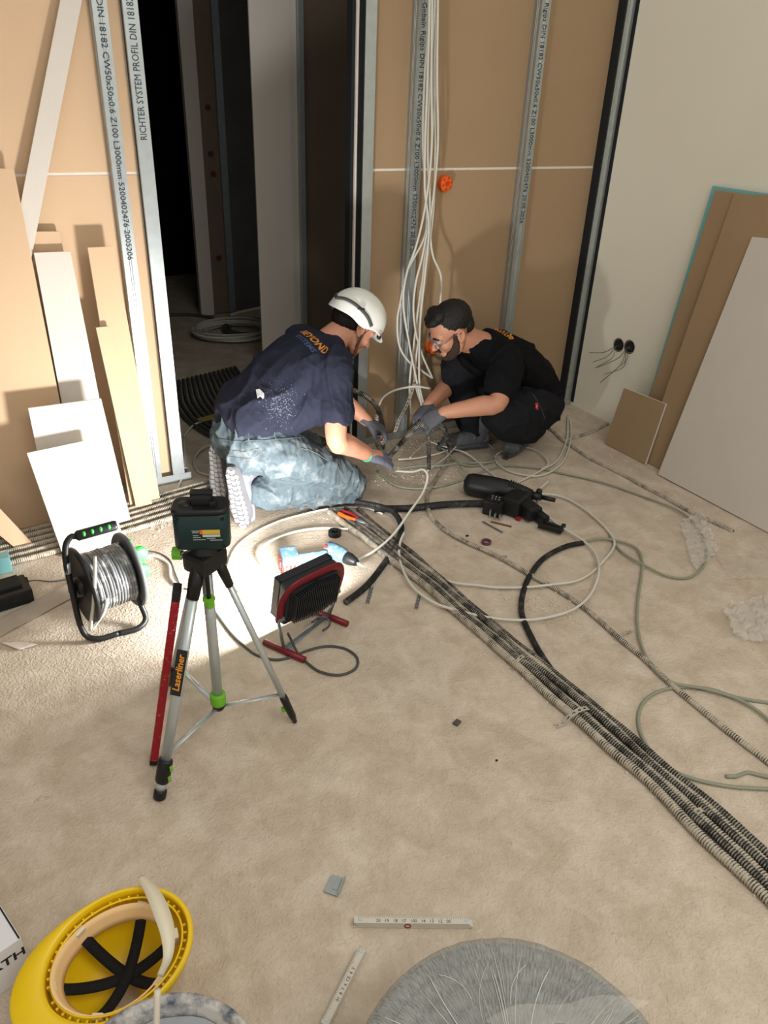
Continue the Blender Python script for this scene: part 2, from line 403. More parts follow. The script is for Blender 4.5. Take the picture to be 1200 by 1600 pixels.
# ============================================================= plasterboard offcuts
def board(name, pts, n, th, face, label, group=None, side='gyp', cat='plasterboard'):
    """pts: outline in 3D on the front face; n: unit direction from front face into the sheet"""
    bm = BM(); prism(bm, pts, Vector(n)*th, 0, 1)
    return solo(name, bm, [M[face], M[side]], label, cat, group)
def lb(pix, yb, k, face, label, th=.0125, name='plasterboard_offcut', side='gyp'):
    n = Vector((0, 1, -k)).normalized(); p0 = Vector((0, yb, 0))
    P = [PP(x, y, p0, n) for x, y in pix]
    zmin = min(p.z for p in P)
    for p in P:
        if p.z < .006: p.z = .004
    return board(name, P, n, th, face, label, side=side)
gL = None
lb([(-150,250),(22,265),(131,818),(-150,870)], 2.955, .10, 'board', 'large brown plasterboard sheet leaning at the far left edge')
lb([(112,-90),(146,-90),(30,500),(-3,500)], 3.062, .027, 'grey', 'long narrow pale strip of board leaning diagonally across the brown wall')
lb([(46,362),(93,362),(150,640),(80,640)], 3.08, .03, 'board', 'brown board offcut whose top peeks out above the tall grey offcut')
lb([(53,395),(110,393),(190,800),(130,810)], 2.975, .10, 'grey', 'tall grey plasterboard offcut leaning between the large brown sheet and the brown planks')
lb([(137,387),(178,385),(250,779),(204,792)], 2.935, .115, 'board', 'narrow brown board plank leaning by the lettered stud, taller of the pair')
lb([(150,512),(171,510),(238,787),(213,794)], 2.905, .115, 'board', 'narrow brown board plank with turquoise top edge leaning on a taller plank', side='turq')
lb([(44,638),(158,623),(204,812),(88,846)], 2.80, .19, 'grey', 'grey plasterboard offcut leaning behind the lowest pale one above the cable reel')
lb([(42,708),(147,686),(195,850),(100,873)], 2.665, .34, 'grey', 'pale grey plasterboard offcut standing directly behind the cable reel, the frontmost')
lb([(-25,768),(52,850),(28,861),(-30,812)], 2.79, .5, 'board', 'small brown offcut with turquoise edge above the small turquoise box', side='turq')
# right wall stack
def rb(pix, xb, k, face, label, th=.0125, side='gyp'):
    n = Vector((1, 0, -k)).normalized(); p0 = Vector((xb, 0, 0))
    P = [PP(x, y, p0, n) for x, y in pix]
    for p in P:
        if p.z < .006: p.z = .004
    return board('plasterboard_offcut', P, n, th, face, label, side=side)
def rq(yl0, yl1, ztop, xb, xt, ylen, face, label, side='gyp', drop=0):
    k = (xt-xb)/ztop; n = Vector((1, 0, -k)).normalized()
    P = [(xb, yl0, .004), (xt, yl1, ztop), (xt-(drop*k), yl1-ylen, ztop-drop), (xb, yl0-ylen, .004)]
    return board('plasterboard_sheet', [Vector(p) for p in P], n, .0125, face, label, side=side)
rq(2.497, 2.437, 1.257, 3.0, 3.078, 1.3, 'turq', 'turquoise board sheet peeking out at the back of the right hand stack', side='turq')
rq(2.47, 2.40, 1.245, 2.965, 3.058, 1.3, 'board_shaded', 'brown plasterboard sheet directly in front of the turquoise one, on the right')

rb([(1147,303),(1001,727),(1170,840),(1330,310)], 2.895, .122, 'board_shaded', 'brown plasterboard sheet leaning directly behind the front grey sheet')
rb([(975,606),(1040,631),(1006,733),(943,699)], 2.868, .15, 'board_shaded', 'short brown plasterboard offcut standing under the two open socket boxes')
rb([(1175,370),(1028,741),(1300,892),(1420,392)], 2.830, .17, 'grey', 'large grey plasterboard sheet, frontmost of the stack leaning on the painted wall')
# socket boxes with bare wires, in the painted wall
for i, (px, py) in enumerate([(967,539),(984,542)]):
    c = PX(px, py, XW)
    t = thing('socket_box', ['open round socket box nearer the room corner with bare wires hanging out', 'open round socket box further from the room corner, beside the first'][i], 'socket box', c, 'open socket boxes in the painted wall')
    bm = BM(); lathe(bm, [(.034,.0),(.036,-.003),(.032,-.004),(.030,.02),(.0,.02)], 24, frame(c, (0,1,0), (1,0,0)))
    mkobj('rim', bm, mat('broken_plaster_edge', (60,44,40), .9, var=.4, vs=60), t)
    bm = BM(); cyl(bm, c+Vector((-.001,0,0)), c+Vector((.003,0,0)), .030, seg=20); mkobj('hollow_shade', bm, M['dark'], t)  # dark disc paints the shade inside the open box
    ends = [[(945,550),(921,551)],[(950,556),(926,566)],[(958,557),(930,575)]] if i == 0 else [[(968,558),(934,574)],[(972,566),(938,598)],[(975,572),(944,585)],[(980,560),(970,572)]]
    for e in ends:
        P = [c+Vector((0,random.uniform(-.012,.012),random.uniform(-.01,.01))), c+Vector((-.02,0,-.006)), PX(*e[0], XW-.035), PX(*e[1], XW-.05)]
        bm = BM(); tube(bm, spline(P, .006), .0016, 6); mkobj('wire', bm, M['cabled'], t)
# orange junction boxes on the board wall
for i, (px, py) in enumerate([(693,286),(674,541)]):
    c = PY(px, py, YB)
    t = thing('junction_box', ['orange junction box just under the joint strip beside the hanging cables', 'orange junction box low on the wall behind the face of the man with glasses'][i], 'junction box', c)
    T = frame(c, (1,0,0), (0,-1,0))
    bm = BM(); lathe(bm, [(.0,.03),(.022,.032),(.030,.030),(.034,.020),(.035,.0)], 24, T); mkobj('cover', bm, M['orange'], t, True)
    bm = BM()
    for a in range(6):
        w = T @ Vector((.024*math.cos(a*PI/3+.3), .024*math.sin(a*PI/3+.3), .031)); cyl(bm, w, w+Vector((0,-.004,0)), .0045, seg=10)
    cyl(bm, T@Vector((0,0,.03)), T@Vector((0,0,.036)), .010, seg=12)
    mkobj('knockout', bm, mat('dark_orange', (190,60,12), .5), t)
# ============================================================= conduits and cables
def gpts(L, z): return [G(x, y, z if len(q) == 0 else q[0]) for (x, y, *q) in L]
def conduit(pix, r, label, m='conduit', ridge=.16, z=None, P=None, step=None, group=None, name='corrugated_conduit', seg=10, jit=.0, lift=0):
    P = P or gpts(pix, (r if z is None else z))
    Q = spline(P, step or .0036)
    if jit:
        ph = random.random()*50
        Q = [q + Vector((noise.noise((q.y*5+ph, q.x*3, 1))*jit, noise.noise((q.x*5, ph, q.y*2))*jit*.3, 0)) for q in Q]
    bm = BM(); tube(bm, Q, r, seg, ridge=ridge)
    return solo(name, bm, M[m], label, 'conduit', group, smooth=True)
def cable(pix, label, r=.0052, m='cable', z=None, P=None, wob=.004, name='cable', cat='cable', group=None, parent=None):
    P = P or gpts(pix, (r if z is None else z))
    Q = spline(P, .014); ph = random.random()*99
    Q = [q + Vector((0, 0, max(0, noise.noise((q.x*4+ph, q.y*4, 3)))*wob)) for q in Q]
    bm = BM(); tube(bm, Q, r, 8)
    if parent is not None: return mkobj(name, bm, M[m], parent, True)
    return solo(name, bm, M[m], label, cat, group, smooth=True)

# bundle running from the kneeling man towards the camera
Lft = [(512,800),(640,898),(800,1034),(900,1125),(1000,1215),(1100,1310),(1215,1425)]
Rgt = [(560,796),(658,876),(830,1022),(935,1108),(1030,1186),(1120,1262),(1215,1345)]
nb = 6
names = ['leftmost', 'second from the left', 'third from the left', 'third from the right', 'second from the right', 'rightmost']
for i in range(nb):
    f = i/(nb-1); r = [.0135,.0105,.0125,.0105,.012,.0115][i]
    P = []
    for a, b in zip(Lft, Rgt):
        A = G(*a, r); B = G(*b, r); P.append(A.lerp(B, .04+f*.92))
    for p in P: p.z = r + (.011 if i in (1, 3) else 0)
    conduit(None, r, 'dusty corrugated conduit, %s in the floor bundle crossing the room' % names[i], 'conduit' if i in (0,2,4) else 'conduitd', P=P, jit=.012, group='conduits of the long floor bundle')
conduit([(703,712),(690,735),(676,757),(668,775),(672,803),(692,825),(725,845),(780,870),(835,902),(872,922),(912,949),(963,993),(1000,1023),(1040,1062),(1120,1128),(1215,1203)], .0095,
        'single dusty conduit running right of the bundle from the men to the right edge', jit=.006)
conduit([(760,640),(800,650),(840,662),(864,674),(880,690),(908,708),(960,736),(1020,768),(1080,800),(1146,831)], .0105, 'dusty conduit half sunk in mortar along the right hand boards', z=.004, jit=.01)
conduit([(880,690),(896,684),(920,677),(950,662)], .0105, 'short dusty conduit branching off to the room corner on the right', z=.004)
conduit([(912,848),(890,852),(872,859),(850,872),(832,893),(819,920),(815,957),(831,997),(850,1030),(880,1072),(905,1100),(925,1120)], .0105, 'black conduit arching into the long bundle with a cable emerging from its end', 'conduitk', z=.012)
conduit([(556,784,.03),(589,790,.03),(613,799,.03),(627,822,.02),(618,852,.014),(598,884,.0125),(570,918,.0125),(540,941,.0125)], .0125, 'smooth black conduit curving down beside the flood lamp', 'conduitk')
conduit([(585,795,.018),(640,794,.018),(700,788,.018),(760,786,.018),(806,783,.02)], .0165, 'thick black conduit lying straight between kneeling man and demolition hammer', 'conduitk')
# flat bundle under the left boards
for i in range(6):
    y = 2.70 + i*.042
    conduit(None, .0115, 'dusty conduit under the leaning offcuts, %s of six from the cable reel' % ['nearest','second','third','fourth','fifth','furthest'][i],
            P=[Vector((-.25, y-.02, .0115)), Vector((.1, y+.0, .0115)), Vector((.45, y+.035, .0115)), Vector((.75, y+.085, .0115)), Vector((1.0, y+.12, .0115))], jit=.01, group='conduits under the left offcuts')
# conduits rising at the right door stud
wallY = 2.97
conduit(None, .0125, 'black conduit arching from the doorway down to the floor between the men', 'conduitd', ridge=.1,
        P=[PY(535,604,3.02), PY(555,611,3.0), PY(573,620,wallY), PY(588,635,wallY), PY(596,656,wallY), PY(599,678,wallY), G(598,700,.012)])
conduit(None, .0115, 'second black conduit dropping beside the arching one by the door stud', 'conduit', ridge=.1,
        P=[PY(592,640,wallY+.02), PY(588,655,wallY), PY(586,672,wallY), PY(588,690,wallY-.03), G(596,706,.012)])
conduit(None, .0125, 'black conduit held in the gloved hand of the squatting man', 'conduitd', ridge=.12,
        P=[G(606,716,.03), PY(620,700,2.78), PY(640,678,2.72), PY(655,663,2.70), PY(672,655,2.70), PY(690,664,2.72), G(705,706,.015)])
conduit(None, .0100, 'grey conduit hanging upright below the hand of the squatting man', 'conduitd', ridge=.08,
        P=[PY(660,664,2.69), PY(668,672,2.68), PY(670,700,2.66), PY(670,733,2.60)])

# white cables hanging from above
YC = 3.045
hang = [
 [(674,-170),(674,0),(664,115),(661,230),(667,330),(664,368),(636,425),(624,480),(621,498),(624,540),(638,564),(660,580),(676,591)],
 [(679,-170),(679,0),(672,115),(668,230),(671,330),(660,400),(650,440),(646,480),(650,520),(660,555),(676,591)],
 [(675,-170),(675,0),(674,120),(674,240),(663,330),(650,385),(636,425),(630,470),(640,540),(652,600),(660,640)],
 [(682,-170),(682,0),(678,120),(680,240),(676,340),(668,400),(658,450),(650,510),(644,560),(640,600),(642,650)],
 [(684,-170),(684,0),(683,120),(684,230),(678,300),(672,352),(676,398),(689,432),(688,470),(684,510)],
 [(671,-170),(671,0),(668,120),(664,230),(664,300),(670,355),(664,430),(657,500),(655,560),(656,605),(662,632)],
 [(680,-170),(680,0),(681,120),(672,260),(668,350),(660,440),(655,520),(648,590),(655,622),(668,650)],
]
hl = ['the one looping out widest to the left', 'one joining the widest loop at its tip', 'one drifting left beside the lettered stud', 'one running down the middle', 'the one bending right, ending behind the dark-haired man', 'the leftmost where they enter at the top', 'one crossing over its neighbours low down']
for i, L in enumerate(hang):
    P = [PY(x, y, YC - .012*(i % 3) - (max(0, y-300)/300)*.05) for x, y in L]
    cable(None, 'white hanging cable, %s' % hl[i], P=P, wob=0, group='white cables hanging from above')
cable(None, 'white cable arching from the black conduit towards the squatting man', P=[PY(592,634,wallY), PY(598,622,wallY), PY(612,612,wallY), PY(632,606,wallY), PY(652,604,wallY-.02), PY(672,607,wallY-.03)], wob=0)
cable([(618,736,.07),(645,737,.1),(662,734,.14),(668,742,.13),(663,765,.09),(640,800,.06),(612,838,.04),(583,862,.03),(560,874,.02),(545,882,.01)], 'pale cable running from the gloved hand past the cordless tool', wob=0)
cable([(485,903),(455,901),(430,895),(409,882),(403,866),(418,850),(450,834),(492,826),(530,826),(570,830),(592,845),(625,864),(670,894),(707,911),(745,915),(780,918),(853,916),(905,906),(940,880),(960,850),(949,828),(908,792),(880,777),(855,772),(831,774),(806,783)], 'long white cable looping from the cordless drill across the floor to the hammer', z=.012, wob=.012)
cable([(632,832),(625,850),(624,872),(632,898),(650,922),(681,943),(743,962),(817,969),(872,962),(908,944),(930,915),(935,882),(925,858),(908,843),(872,821),(850,800),(838,778),(842,766),(857,753)], 'white cable looping below the hammer, its arc nearest the camera', z=.018, wob=.015)
cable([(598,803),(575,795),(545,793),(510,796),(470,805),(435,815),(400,831),(372,852),(360,872),(356,896),(367,918),(395,938),(430,948),(455,952)], 'thin pale cable curling from the kneeling man round behind the lamp', r=.0042)
cable([(1215,1100),(1152,1090),(1110,1077),(1080,1074),(1040,1077),(1010,1092),(998,1115),(1000,1142),(1015,1172),(1040,1198),(1080,1216),(1140,1229),(1215,1234)], 'grey-green cable forming the open loop at the right frame edge', m='cableg')
cable([(1215,1136),(1180,1108),(1152,1092),(1100,1076),(1048,1066),(1020,1042),(1003,1010),(996,975),(997,935),(1002,900),(1003,874),(995,858),(978,849),(940,842),(912,847)], 'grey-green cable running from the black arching conduit down the right', m='cableg', z=.012)
cable([(1134,1213),(1150,1213),(1168,1207),(1185,1211),(1215,1217)], 'short loose end of a grey-green cable at the right frame edge', m='cableg')
cable([(952,834),(958,846),(975,866),(1000,882),(1040,900),(1072,903),(1095,890),(1104,866),(1096,836),(1070,806),(1035,788),(1000,774),(940,754),(880,740),(840,732),(790,728),(765,734),(740,743),(707,755),(670,763),(640,763),(617,758),(590,735)], 'grey-green cable sweeping from the men past the hammer to plastic film', m='cableg', r=.0045, z=.008, wob=.01)
for k in range(2):
    cable([(888,650),(889+k*3,668),(888+k*2,695),(876+k*3,722),(856+k*3,738),(838,744),(817,742),(795,736),(778,725),(774,712),(790,702)] if k else [(887,650),(887,668),(884,692),(868,722),(850,733),(833,742),(800,758),(785,765)],
          ['white cable ending near the room corner, the one leading to the hammer', 'white cable ending near the room corner, the one passing the boot'][k], r=.0045, z=.01)
fl_loops = [
 [(622,718),(650,716),(680,710),(705,703),(722,708),(745,722),(768,740),(785,755)],
 [(620,733),(655,728),(690,728),(715,724),(740,723),(765,722),(778,716)],
 [(640,716),(655,700),(670,690),(700,700),(712,690),(719,670),(718,655),(700,650),(680,656)],
 [(700,716),(735,728),(762,722),(772,705),(758,692)],
 [(668,735),(700,712),(717,694),(719,670),(714,656),(690,650)],
 [(690,700),(710,716),(726,738),(742,745)],
 [(800,700),(826,700),(848,712),(856,726),(846,733)],
]
lls = ['from the gloved hand to the hammer','lying flat in front of the boots','making a small upright bend beside the near knee','curling around the front boot','rising from the hand and hooking back','short one crossing under the others','curling behind the raised heel boot']
for k, L in enumerate(fl_loops):
    cable(L, 'pale floor cable by the squatting man, %s' % lls[k], r=.0042, z=.012+.008*(k%3), wob=.02, m='cable' if k % 2 == 0 else 'cableg', group='cable tangle between the men')
cable([(335,655,.02),(305,663,.02),(287,682,.01)], 'short pale cable end sticking out left of the kneeling man, upper', r=.0045)
cable([(335,692,.02),(312,704,.02),(303,722,.01),(312,738,.01),(335,744,.01)], 'pale cable loop just left of the boots of the kneeling man', r=.0045)
cable([(287,690),(288,720),(284,748),(268,778),(240,800),(200,828),(188,842)], 'white cable lying from the doorway to the cable reel', r=.0055)
cable([(228,872),(235,868),(262,880),(268,905),(282,917),(300,916)], 'white cable end between the cable reel and the tripod', r=.006)
cable([(205,875),(235,862),(262,872),(275,900),(285,918),(303,922),(318,908),(330,895)], 'thin grey cord curling between reel and tripod', r=.003, m='cabled')
# cables in the room beyond
def rcoil(c, R, n, m, label, rr=.006):
    P = []
    for i in range(n*24):
        a = i*2*PI/24; q = R*(1+.30*noise.noise((i*.06, 1.7, 0))) ; P.append(Vector((c[0]+q*math.cos(a)*1.2+.10*noise.noise((i*.03,5,0)), c[1]+q*math.sin(a), .012+.004*(i/24)+.02*abs(noise.noise((i*.09,9,0))))))
    bm = BM(); tube(bm, spline(P, .05), rr, 6); solo('cable_coil', bm, M[m], label, 'cable coil', smooth=True)
rcoil((1.78,5.15), .21, 13, 'cable', 'coil of pale cable lying on the floor of the dark room')
rcoil((1.98,5.22), .20, 5, 'cabled', 'coil of dark cable lying half under the pale coil in the dark room', .011)
cable([(360,492),(385,485),(412,480)], 'pale cable bundle lying behind the coils in the dark room', r=.012)
for i in range(15):
    a = i/14
    P = [Vector((1.12+a*.42, 4.35+a*.12, .012)), Vector((1.02+a*.46, 3.95+a*.05, .014)), Vector((1.03+a*.44, 3.6, .014)), Vector((1.13+a*.38, 3.35-a*.02, .014)), Vector((1.28+a*.30, 3.19-a*.03, .012))]
    nm = ['leftmost','second from the left','third from the left','fourth from the left','fifth from the left','sixth from the left','seventh from the left','middle one','seventh from the right','sixth from the right','fifth from the right','fourth from the right','third from the right','second from the right','rightmost'][i]
    cable(None, 'black cable of the flat fan inside the doorway, %s' % nm, r=.0105, m='cabled', P=P, group='black cables fanned out inside the doorway')
bm = BM(); box(bm, (1.22, 3.72, .030), (.34, .05, .003), Matrix.Rotation(.25, 3, 'Z')); solo('strap_tape', bm, mat('dim_yellow_tape', (150,132,70), .7), 'yellowish tape across the cable fan inside the doorway', 'tape')
cable([(262,492),(300,492),(335,497)], 'black hose at the back of the dark room floor', r=.012, m='cabled')

# perforated straps pinning the conduits down
def strap(p, q, w, label, arch=.03, mm='galvd'):
    A = G(*p, .003); B = G(*q, .003); d = (B-A); L = d.length; d.normalize(); s = Vector((-d.y, d.x, 0))
    n = max(10, int(L/.009)); bm = BM(); V = []
    for i in range(n+1):
        f = i/n; z = .003 + arch*max(0, math.sin(PI*min(1, max(0, (f-.2)/.6))))**.5 if arch else .003
        c = A + d*(L*f); row = [bm.verts.new((c.x+s.x*o, c.y+s.y*o, z)) for o in (-w/2, -w*.2, w*.2, w/2)]; V.append(row)
    for i in range(n):
        for j in range(3):
            if j == 1 and i % 2 == 0: continue
            bm.faces.new((V[i][j], V[i][j+1], V[i+1][j+1], V[i+1][j]))
    r = solid(bm, geom=bm.faces[:], thickness=.0012)
    return solo('perforated_strap', bm, M['conduit'] if mm == 'd' else M[mm], label, 'metal strap')
M['straps'] = mat('dusty_strap', (178,170,158), .7, .1, var=.15)
strap((798,1046), (828,1030), .014, 'perforated metal strap over the long bundle below the cable loops', mm='straps')
strap((868,1135), (940,1107), .016, 'perforated metal strap over the long bundle at its middle, the widest', mm='straps')
strap((1068,1290), (1108,1268), .014, 'perforated metal strap over the long bundle nearest the camera', mm='straps')
strap((779,876), (792,868), .012, 'small perforated strap over the single conduit near the purple ring', .008, mm='straps')
strap((960,1000), (988,985), .012, 'small perforated strap over the single conduit beside the grey-green cable', .008, mm='straps')
strap((574,943), (581,917), .012, 'loose perforated strip on the floor right of the flood lamp', 0)
strap((650,952), (656,928), .012, 'loose perforated strip on the floor left of the long bundle', 0)
strap((754,815), (785,832), .010, 'loose perforated strip on the floor above the purple ring', 0)
bm = BM()
P = [PY(651,585,2.99), PY(645,606,2.99), PY(636,632,2.97), PY(624,655,2.94), PY(617,675,2.9)]
Q = spline(P, .012); V = []
for i, q in enumerate(Q): V.append([bm.verts.new(q+Vector((o,0,0))) for o in (-.010,-.004,.004,.010)])
for i in range(len(Q)-1):
    for j in range(3):
        if j == 1 and i % 2: continue
        bm.faces.new((V[i][j], V[i][j+1], V[i+1][j+1], V[i+1][j]))
solid(bm, geom=bm.faces[:], thickness=.0012)
solo('perforated_strap', bm, M['straps'], 'perforated metal strap hanging by the lettered stud down to the hands', 'metal strap')
# loose grit and mortar crumbs along the conduits (nobody could count them)
random.seed(5)
bm = BM()
def crumbs(A, B, n, w, s0=.002, s1=.0075):
    for _ in range(n):
        t = random.random(); p = A.lerp(B, t) + Vector((random.gauss(0, w), random.gauss(0, w), 0))
        r = random.uniform(s0, s1)*random.random()**.5
        vs = bmesh.ops.create_icosphere(bm, subdivisions=1, radius=1)['verts']
        bmesh.ops.transform(bm, matrix=Matrix.Translation((p.x, p.y, r*.3)) @ Matrix.Rotation(random.random()*6, 4, 'Z') @ Matrix.Diagonal((r, r*random.uniform(.5,1), r*.6, 1)), verts=vs)
crumbs(G(640,880), G(900,1110), 420, .035); crumbs(G(800,930), G(900,960), 260, .05); crumbs(G(880,670), G(1140,830), 260, .03)
crumbs(G(900,640), G(950,670), 200, .05, .002, .007); crumbs(G(560,760), G(700,740), 260, .07); crumbs(G(590,700), G(700,690), 200, .06, .002, .006)
crumbs(G(500,800), G(640,880), 150, .04); crumbs(G(200,840), G(320,800), 120, .05)
crumbs(G(930,1120), G(1180,1380), 120, .03)
settag(mkobj('loose_grit', bm, mat('mortar_crumbs', (204,194,176), .95, var=.2, vs=90)), 'pale mortar crumbs and grit scattered along the conduits on the floor', 'grit', None, 'stuff')
# ============================================================= tools and things on the floor
# ---- laser tripod
TC = Vector((.41, 1.555, 0)); HZ = .60
tri = thing('tripod', 'aluminium tripod with green collars standing in the foreground under the laser', 'tripod', TC)
feet = [Vector((.219,1.405,0)), Vector((.628,1.487,0)), Vector((.36,1.80,0))]
head = Vector((.428,1.54,HZ))
legn = ['front leg', 'right leg', 'rear leg']
for i, F in enumerate(feet):
    o2 = (F-head); o2.z = 0; o2.normalize()
    top = head + o2*.030 + Vector((0,0,-.035)); d = (F-top); L = d.length; d.normalize()
    lat = Vector((-d.y, d.x, 0)).normalized()
    w = .0145 if i == 0 else .012
    a = top + d*.05; b = F - d*(.10 if i == 0 else .085)
    bm = BM(); tube(bm, [a, b], w, 16, ra=w*.72, lat=lat); leg = mkobj('leg', bm, M['alu'], tri, False)
    for p in leg.data.polygons: p.use_smooth = len(p.vertices) == 4
    bm = BM(); tube(bm, [top-d*.01, top+d*.03, top+d*.075], [w*1.15, w*1.3, w*1.12], 16, ra=[w*1.0, w*1.1, w*.9], lat=lat); mkobj('leg_hinge', bm, M['blackc'], leg, True)
    bm = BM()
    if i == 0:
        tube(bm, [F-d*.110, F-d*.104, F-d*.052, F-d*.046], [w*1.2, w*1.35, w*1.35, w*1.1], 16, ra=[w, w*1.15, w*1.15, w], lat=lat)
        mkobj('clamp', bm, M['blackc'], leg, True)
        bm = BM(); tube(bm, [F-d*.06, F-d*.02], w*.85, 14); mkobj('lower_tube', bm, M['alu'], leg, True)
        for s in (.092, .064):
            bm = BM(); c = F - d*s + lat*(w*1.35); box(bm, c, (.008,.012,.013), bev=.002); mkobj('clip', bm, M['lime'], leg)
        bm = BM(); tube(bm, [F-d*.026, F-d*.022, F-d*.003, F], [w*.95, w*1.12, w*1.08, w*.9], 16); mkobj('rubber_foot', bm, M['blackc'], leg, True)
    else:
        tube(bm, [F-d*.115, F-d*.10, F-d*.03, F-d*.004], [w*1.1, w*1.25, w*1.0, w*.55], 14, ra=[w*.8,w*.95,w*.85,w*.5], lat=lat); mkobj('rubber_foot', bm, M['blackc'], leg, True)
        bm = BM(); c = F - d*.06 - o2*.014; box(bm, c, (.012,.012,.014), bev=.003); mkobj('clip', bm, M['lime'], leg)
    # spreader brace
    jo = top + d*(L*.80) ; hub = Vector((head.x, head.y, .105))
    bm = BM(); tube(bm, [hub, jo], .0075, 8, ra=.0022, lat=Vector((-o2.y,o2.x,0))); mkobj('spreader', bm, M['alu'], tri)
    if i == 0:   # maker's label on the front leg
        n = -(ROT @ Vector((0,0,-1))); n = (n - d*n.dot(d)).normalized()
        c = a + d*(.30*(b-a).length) ; 
        zc = PP(280, 1048, a, n); s_ = (zc-a).dot(d); c = a + d*s_ + n*(w*.92)
        T = frame(c, -d, n)
        bm = BM(); box(bm, (0,0,0), (.118,.026,.0015)); bmesh.ops.transform(bm, matrix=T, verts=bm.verts[:])
        mkobj('label', bm, M['blackc'], leg)
        mkobj('label_text', text_mesh('Laserliner', .0235, T @ Matrix.Translation((0,0,.0012)), .0003, shear=.12, bold=.0004), mat('orange_ink', (236,150,40), .5), leg)
bm = BM(); cyl(bm, (head.x,head.y,.13), (head.x,head.y,HZ-.02), .0135, seg=20); mkobj('centre_column', bm, M['alu'], tri, True)
bm = BM(); lathe(bm, [(.0,.115),(.019,.115),(.021,.12),(.021,.148),(.019,.152),(.0135,.152)], 24, Matrix.Translation((head.x,head.y,0))); mkobj('column_collar', bm, M['lime'], tri, True)
bm = BM(); lathe(bm, [(.0,.098),(.014,.098),(.017,.104),(.017,.116),(.0,.116)], 20, Matrix.Translation((head.x,head.y,0))); mkobj('spreader_hub', bm, M['blackc'], tri, True)
bm = BM(); box(bm, head+Vector((0,0,-.022)), (.085,.070,.050), Matrix.Rotation(.5,3,'Z'), bev=.012); cyl(bm, head+Vector((0,0,0)), head+Vector((0,0,.022)), .034, .028, 24); mkobj('head', bm, M['blackc'], tri)
kx = Vector((-.87,.5,0)).normalized()
bm = BM(); cyl(bm, head+kx*.03+Vector((0,0,-.01)), head+kx*.058+Vector((0,0,-.01)), .006, seg=10); mkobj('knob_shaft', bm, M['alu'], tri)
bm = BM()
for k in range(1): cyl(bm, head+kx*.055+Vector((0,0,-.01)), head+kx*.076+Vector((0,0,-.01)), .0165, seg=9)
mkobj('side_knob', bm, M['lime'], tri)
crk = head + (EYE-head).normalized()*.05; crk.z = HZ-.03
bm = BM(); cyl(bm, crk, crk+Vector((0,0,-.085)), .0055, seg=10); mkobj('lock_shaft', bm, M['blackc'], tri)
bm = BM(); cyl(bm, crk+Vector((0,0,-.082)), crk+Vector((0,0,-.105)), .012, .010, seg=10); cyl(bm, crk+Vector((0,0,-.078)), crk+Vector((0,0,-.083)), .0155, seg=12); mkobj('lock_knob', bm, M['lime'], tri)
# ---- laser body
vx = (ROT @ Vector((1,0,0))); vx.z = 0; vx.normalize()
vx = (Matrix.Rotation(math.radians(6), 3, 'Z') @ vx); vy = Vector((0,0,1)).cross(vx)
LB = head + Vector((0,0,.0225))
las = thing('laser_level', 'dark green laser level with yellow sticker mounted on the tripod', 'laser level', LB)
def loc2(v): return LB + vx*v[0] + vy*v[1] + Vector((0,0,v[2]))
R3 = Matrix((vx, vy, Vector((0,0,1)))).transposed()
def rprism(w, dep, z0, z1, rad, m, name, parent, inset=.004):
    bm = BM(); rings = []
    for (z, k) in ((z0, -inset), (z0+inset, 0), (z1-inset, 0), (z1, -inset)):
        ring = []
        for cxs, cys, a0 in ((1,1,0),(-1,1,90),(-1,-1,180),(1,-1,270)):
            for j in range(7):
                a = math.radians(a0+j*15); 
                ring.append(bm.verts.new(loc2((cxs*(w/2-rad)+math.cos(a)*(rad+k), cys*(dep/2-rad)+math.sin(a)*(rad+k), z))))
        rings.append(ring)
    n = len(rings[0])
    for A, B in zip(rings, rings[1:]):
        for j in range(n): f = bm.faces.new((A[j], A[(j+1)%n], B[(j+1)%n], B[j])); f.smooth = True
    bm.faces.new(rings[0][::-1]); bm.faces.new(rings[-1])
    return mkobj(name, bm, m, parent)
M['petrol'] = mat('dark_petrol_plastic', (14,44,46), .42, var=.1)
rprism(.128, .072, 0, .092, .024, M['petrol'], 'body', las)
rprism(.132, .076, .092, .106, .026, M['blackc'], 'top_cover', las)
bm = BM()
box(bm, loc2((.004,.0,.118)), (.046,.030,.026), R3, bev=.006); box(bm, loc2((.004,.004,.131)), (.052,.020,.012), R3, bev=.004)
box(bm, loc2((.030,-.006,.112)), (.016,.03,.014), R3, bev=.003)
mkobj('laser_window', bm, M['blackc'], las)
bm = BM(); lathe(bm, [(.0,.109),(.014,.109),(.016,.106),(.016,.1055)], 20, Matrix.Translation(loc2((-.034,0,0))-Vector((0,0,LB.z))+Vector((0,0,LB.z)))); mkobj('top_button', bm, M['black'], las)
bm = BM(); cyl(bm, loc2((0,0,-.014)), loc2((0,0,.002)), .027, seg=24); mkobj('mount', bm, M['blackc'], las)
T = frame(loc2((.016,-.0366,.040)), vx, -vy)
bm = BM(); box(bm, (.008,.010,0), (.040,.011,.0008)); bmesh.ops.transform(bm, matrix=T, verts=bm.verts[:]); st = mkobj('sticker', bm, mat('yellow_sticker', (206,176,70), .5), las)
bm = BM(); box(bm, (-.015,.010,0), (.006,.011,.0009)); bmesh.ops.transform(bm, matrix=T, verts=bm.verts[:]); mkobj('warning_symbol', bm, M['orange'], st)
bm = BM(); box(bm, (.008,.000,0), (.040,.006,.0008)); bmesh.ops.transform(bm, matrix=T, verts=bm.verts[:]); mkobj('sticker', bm, mat('pale_sticker', (190,196,186), .5), las)
bm = BM()
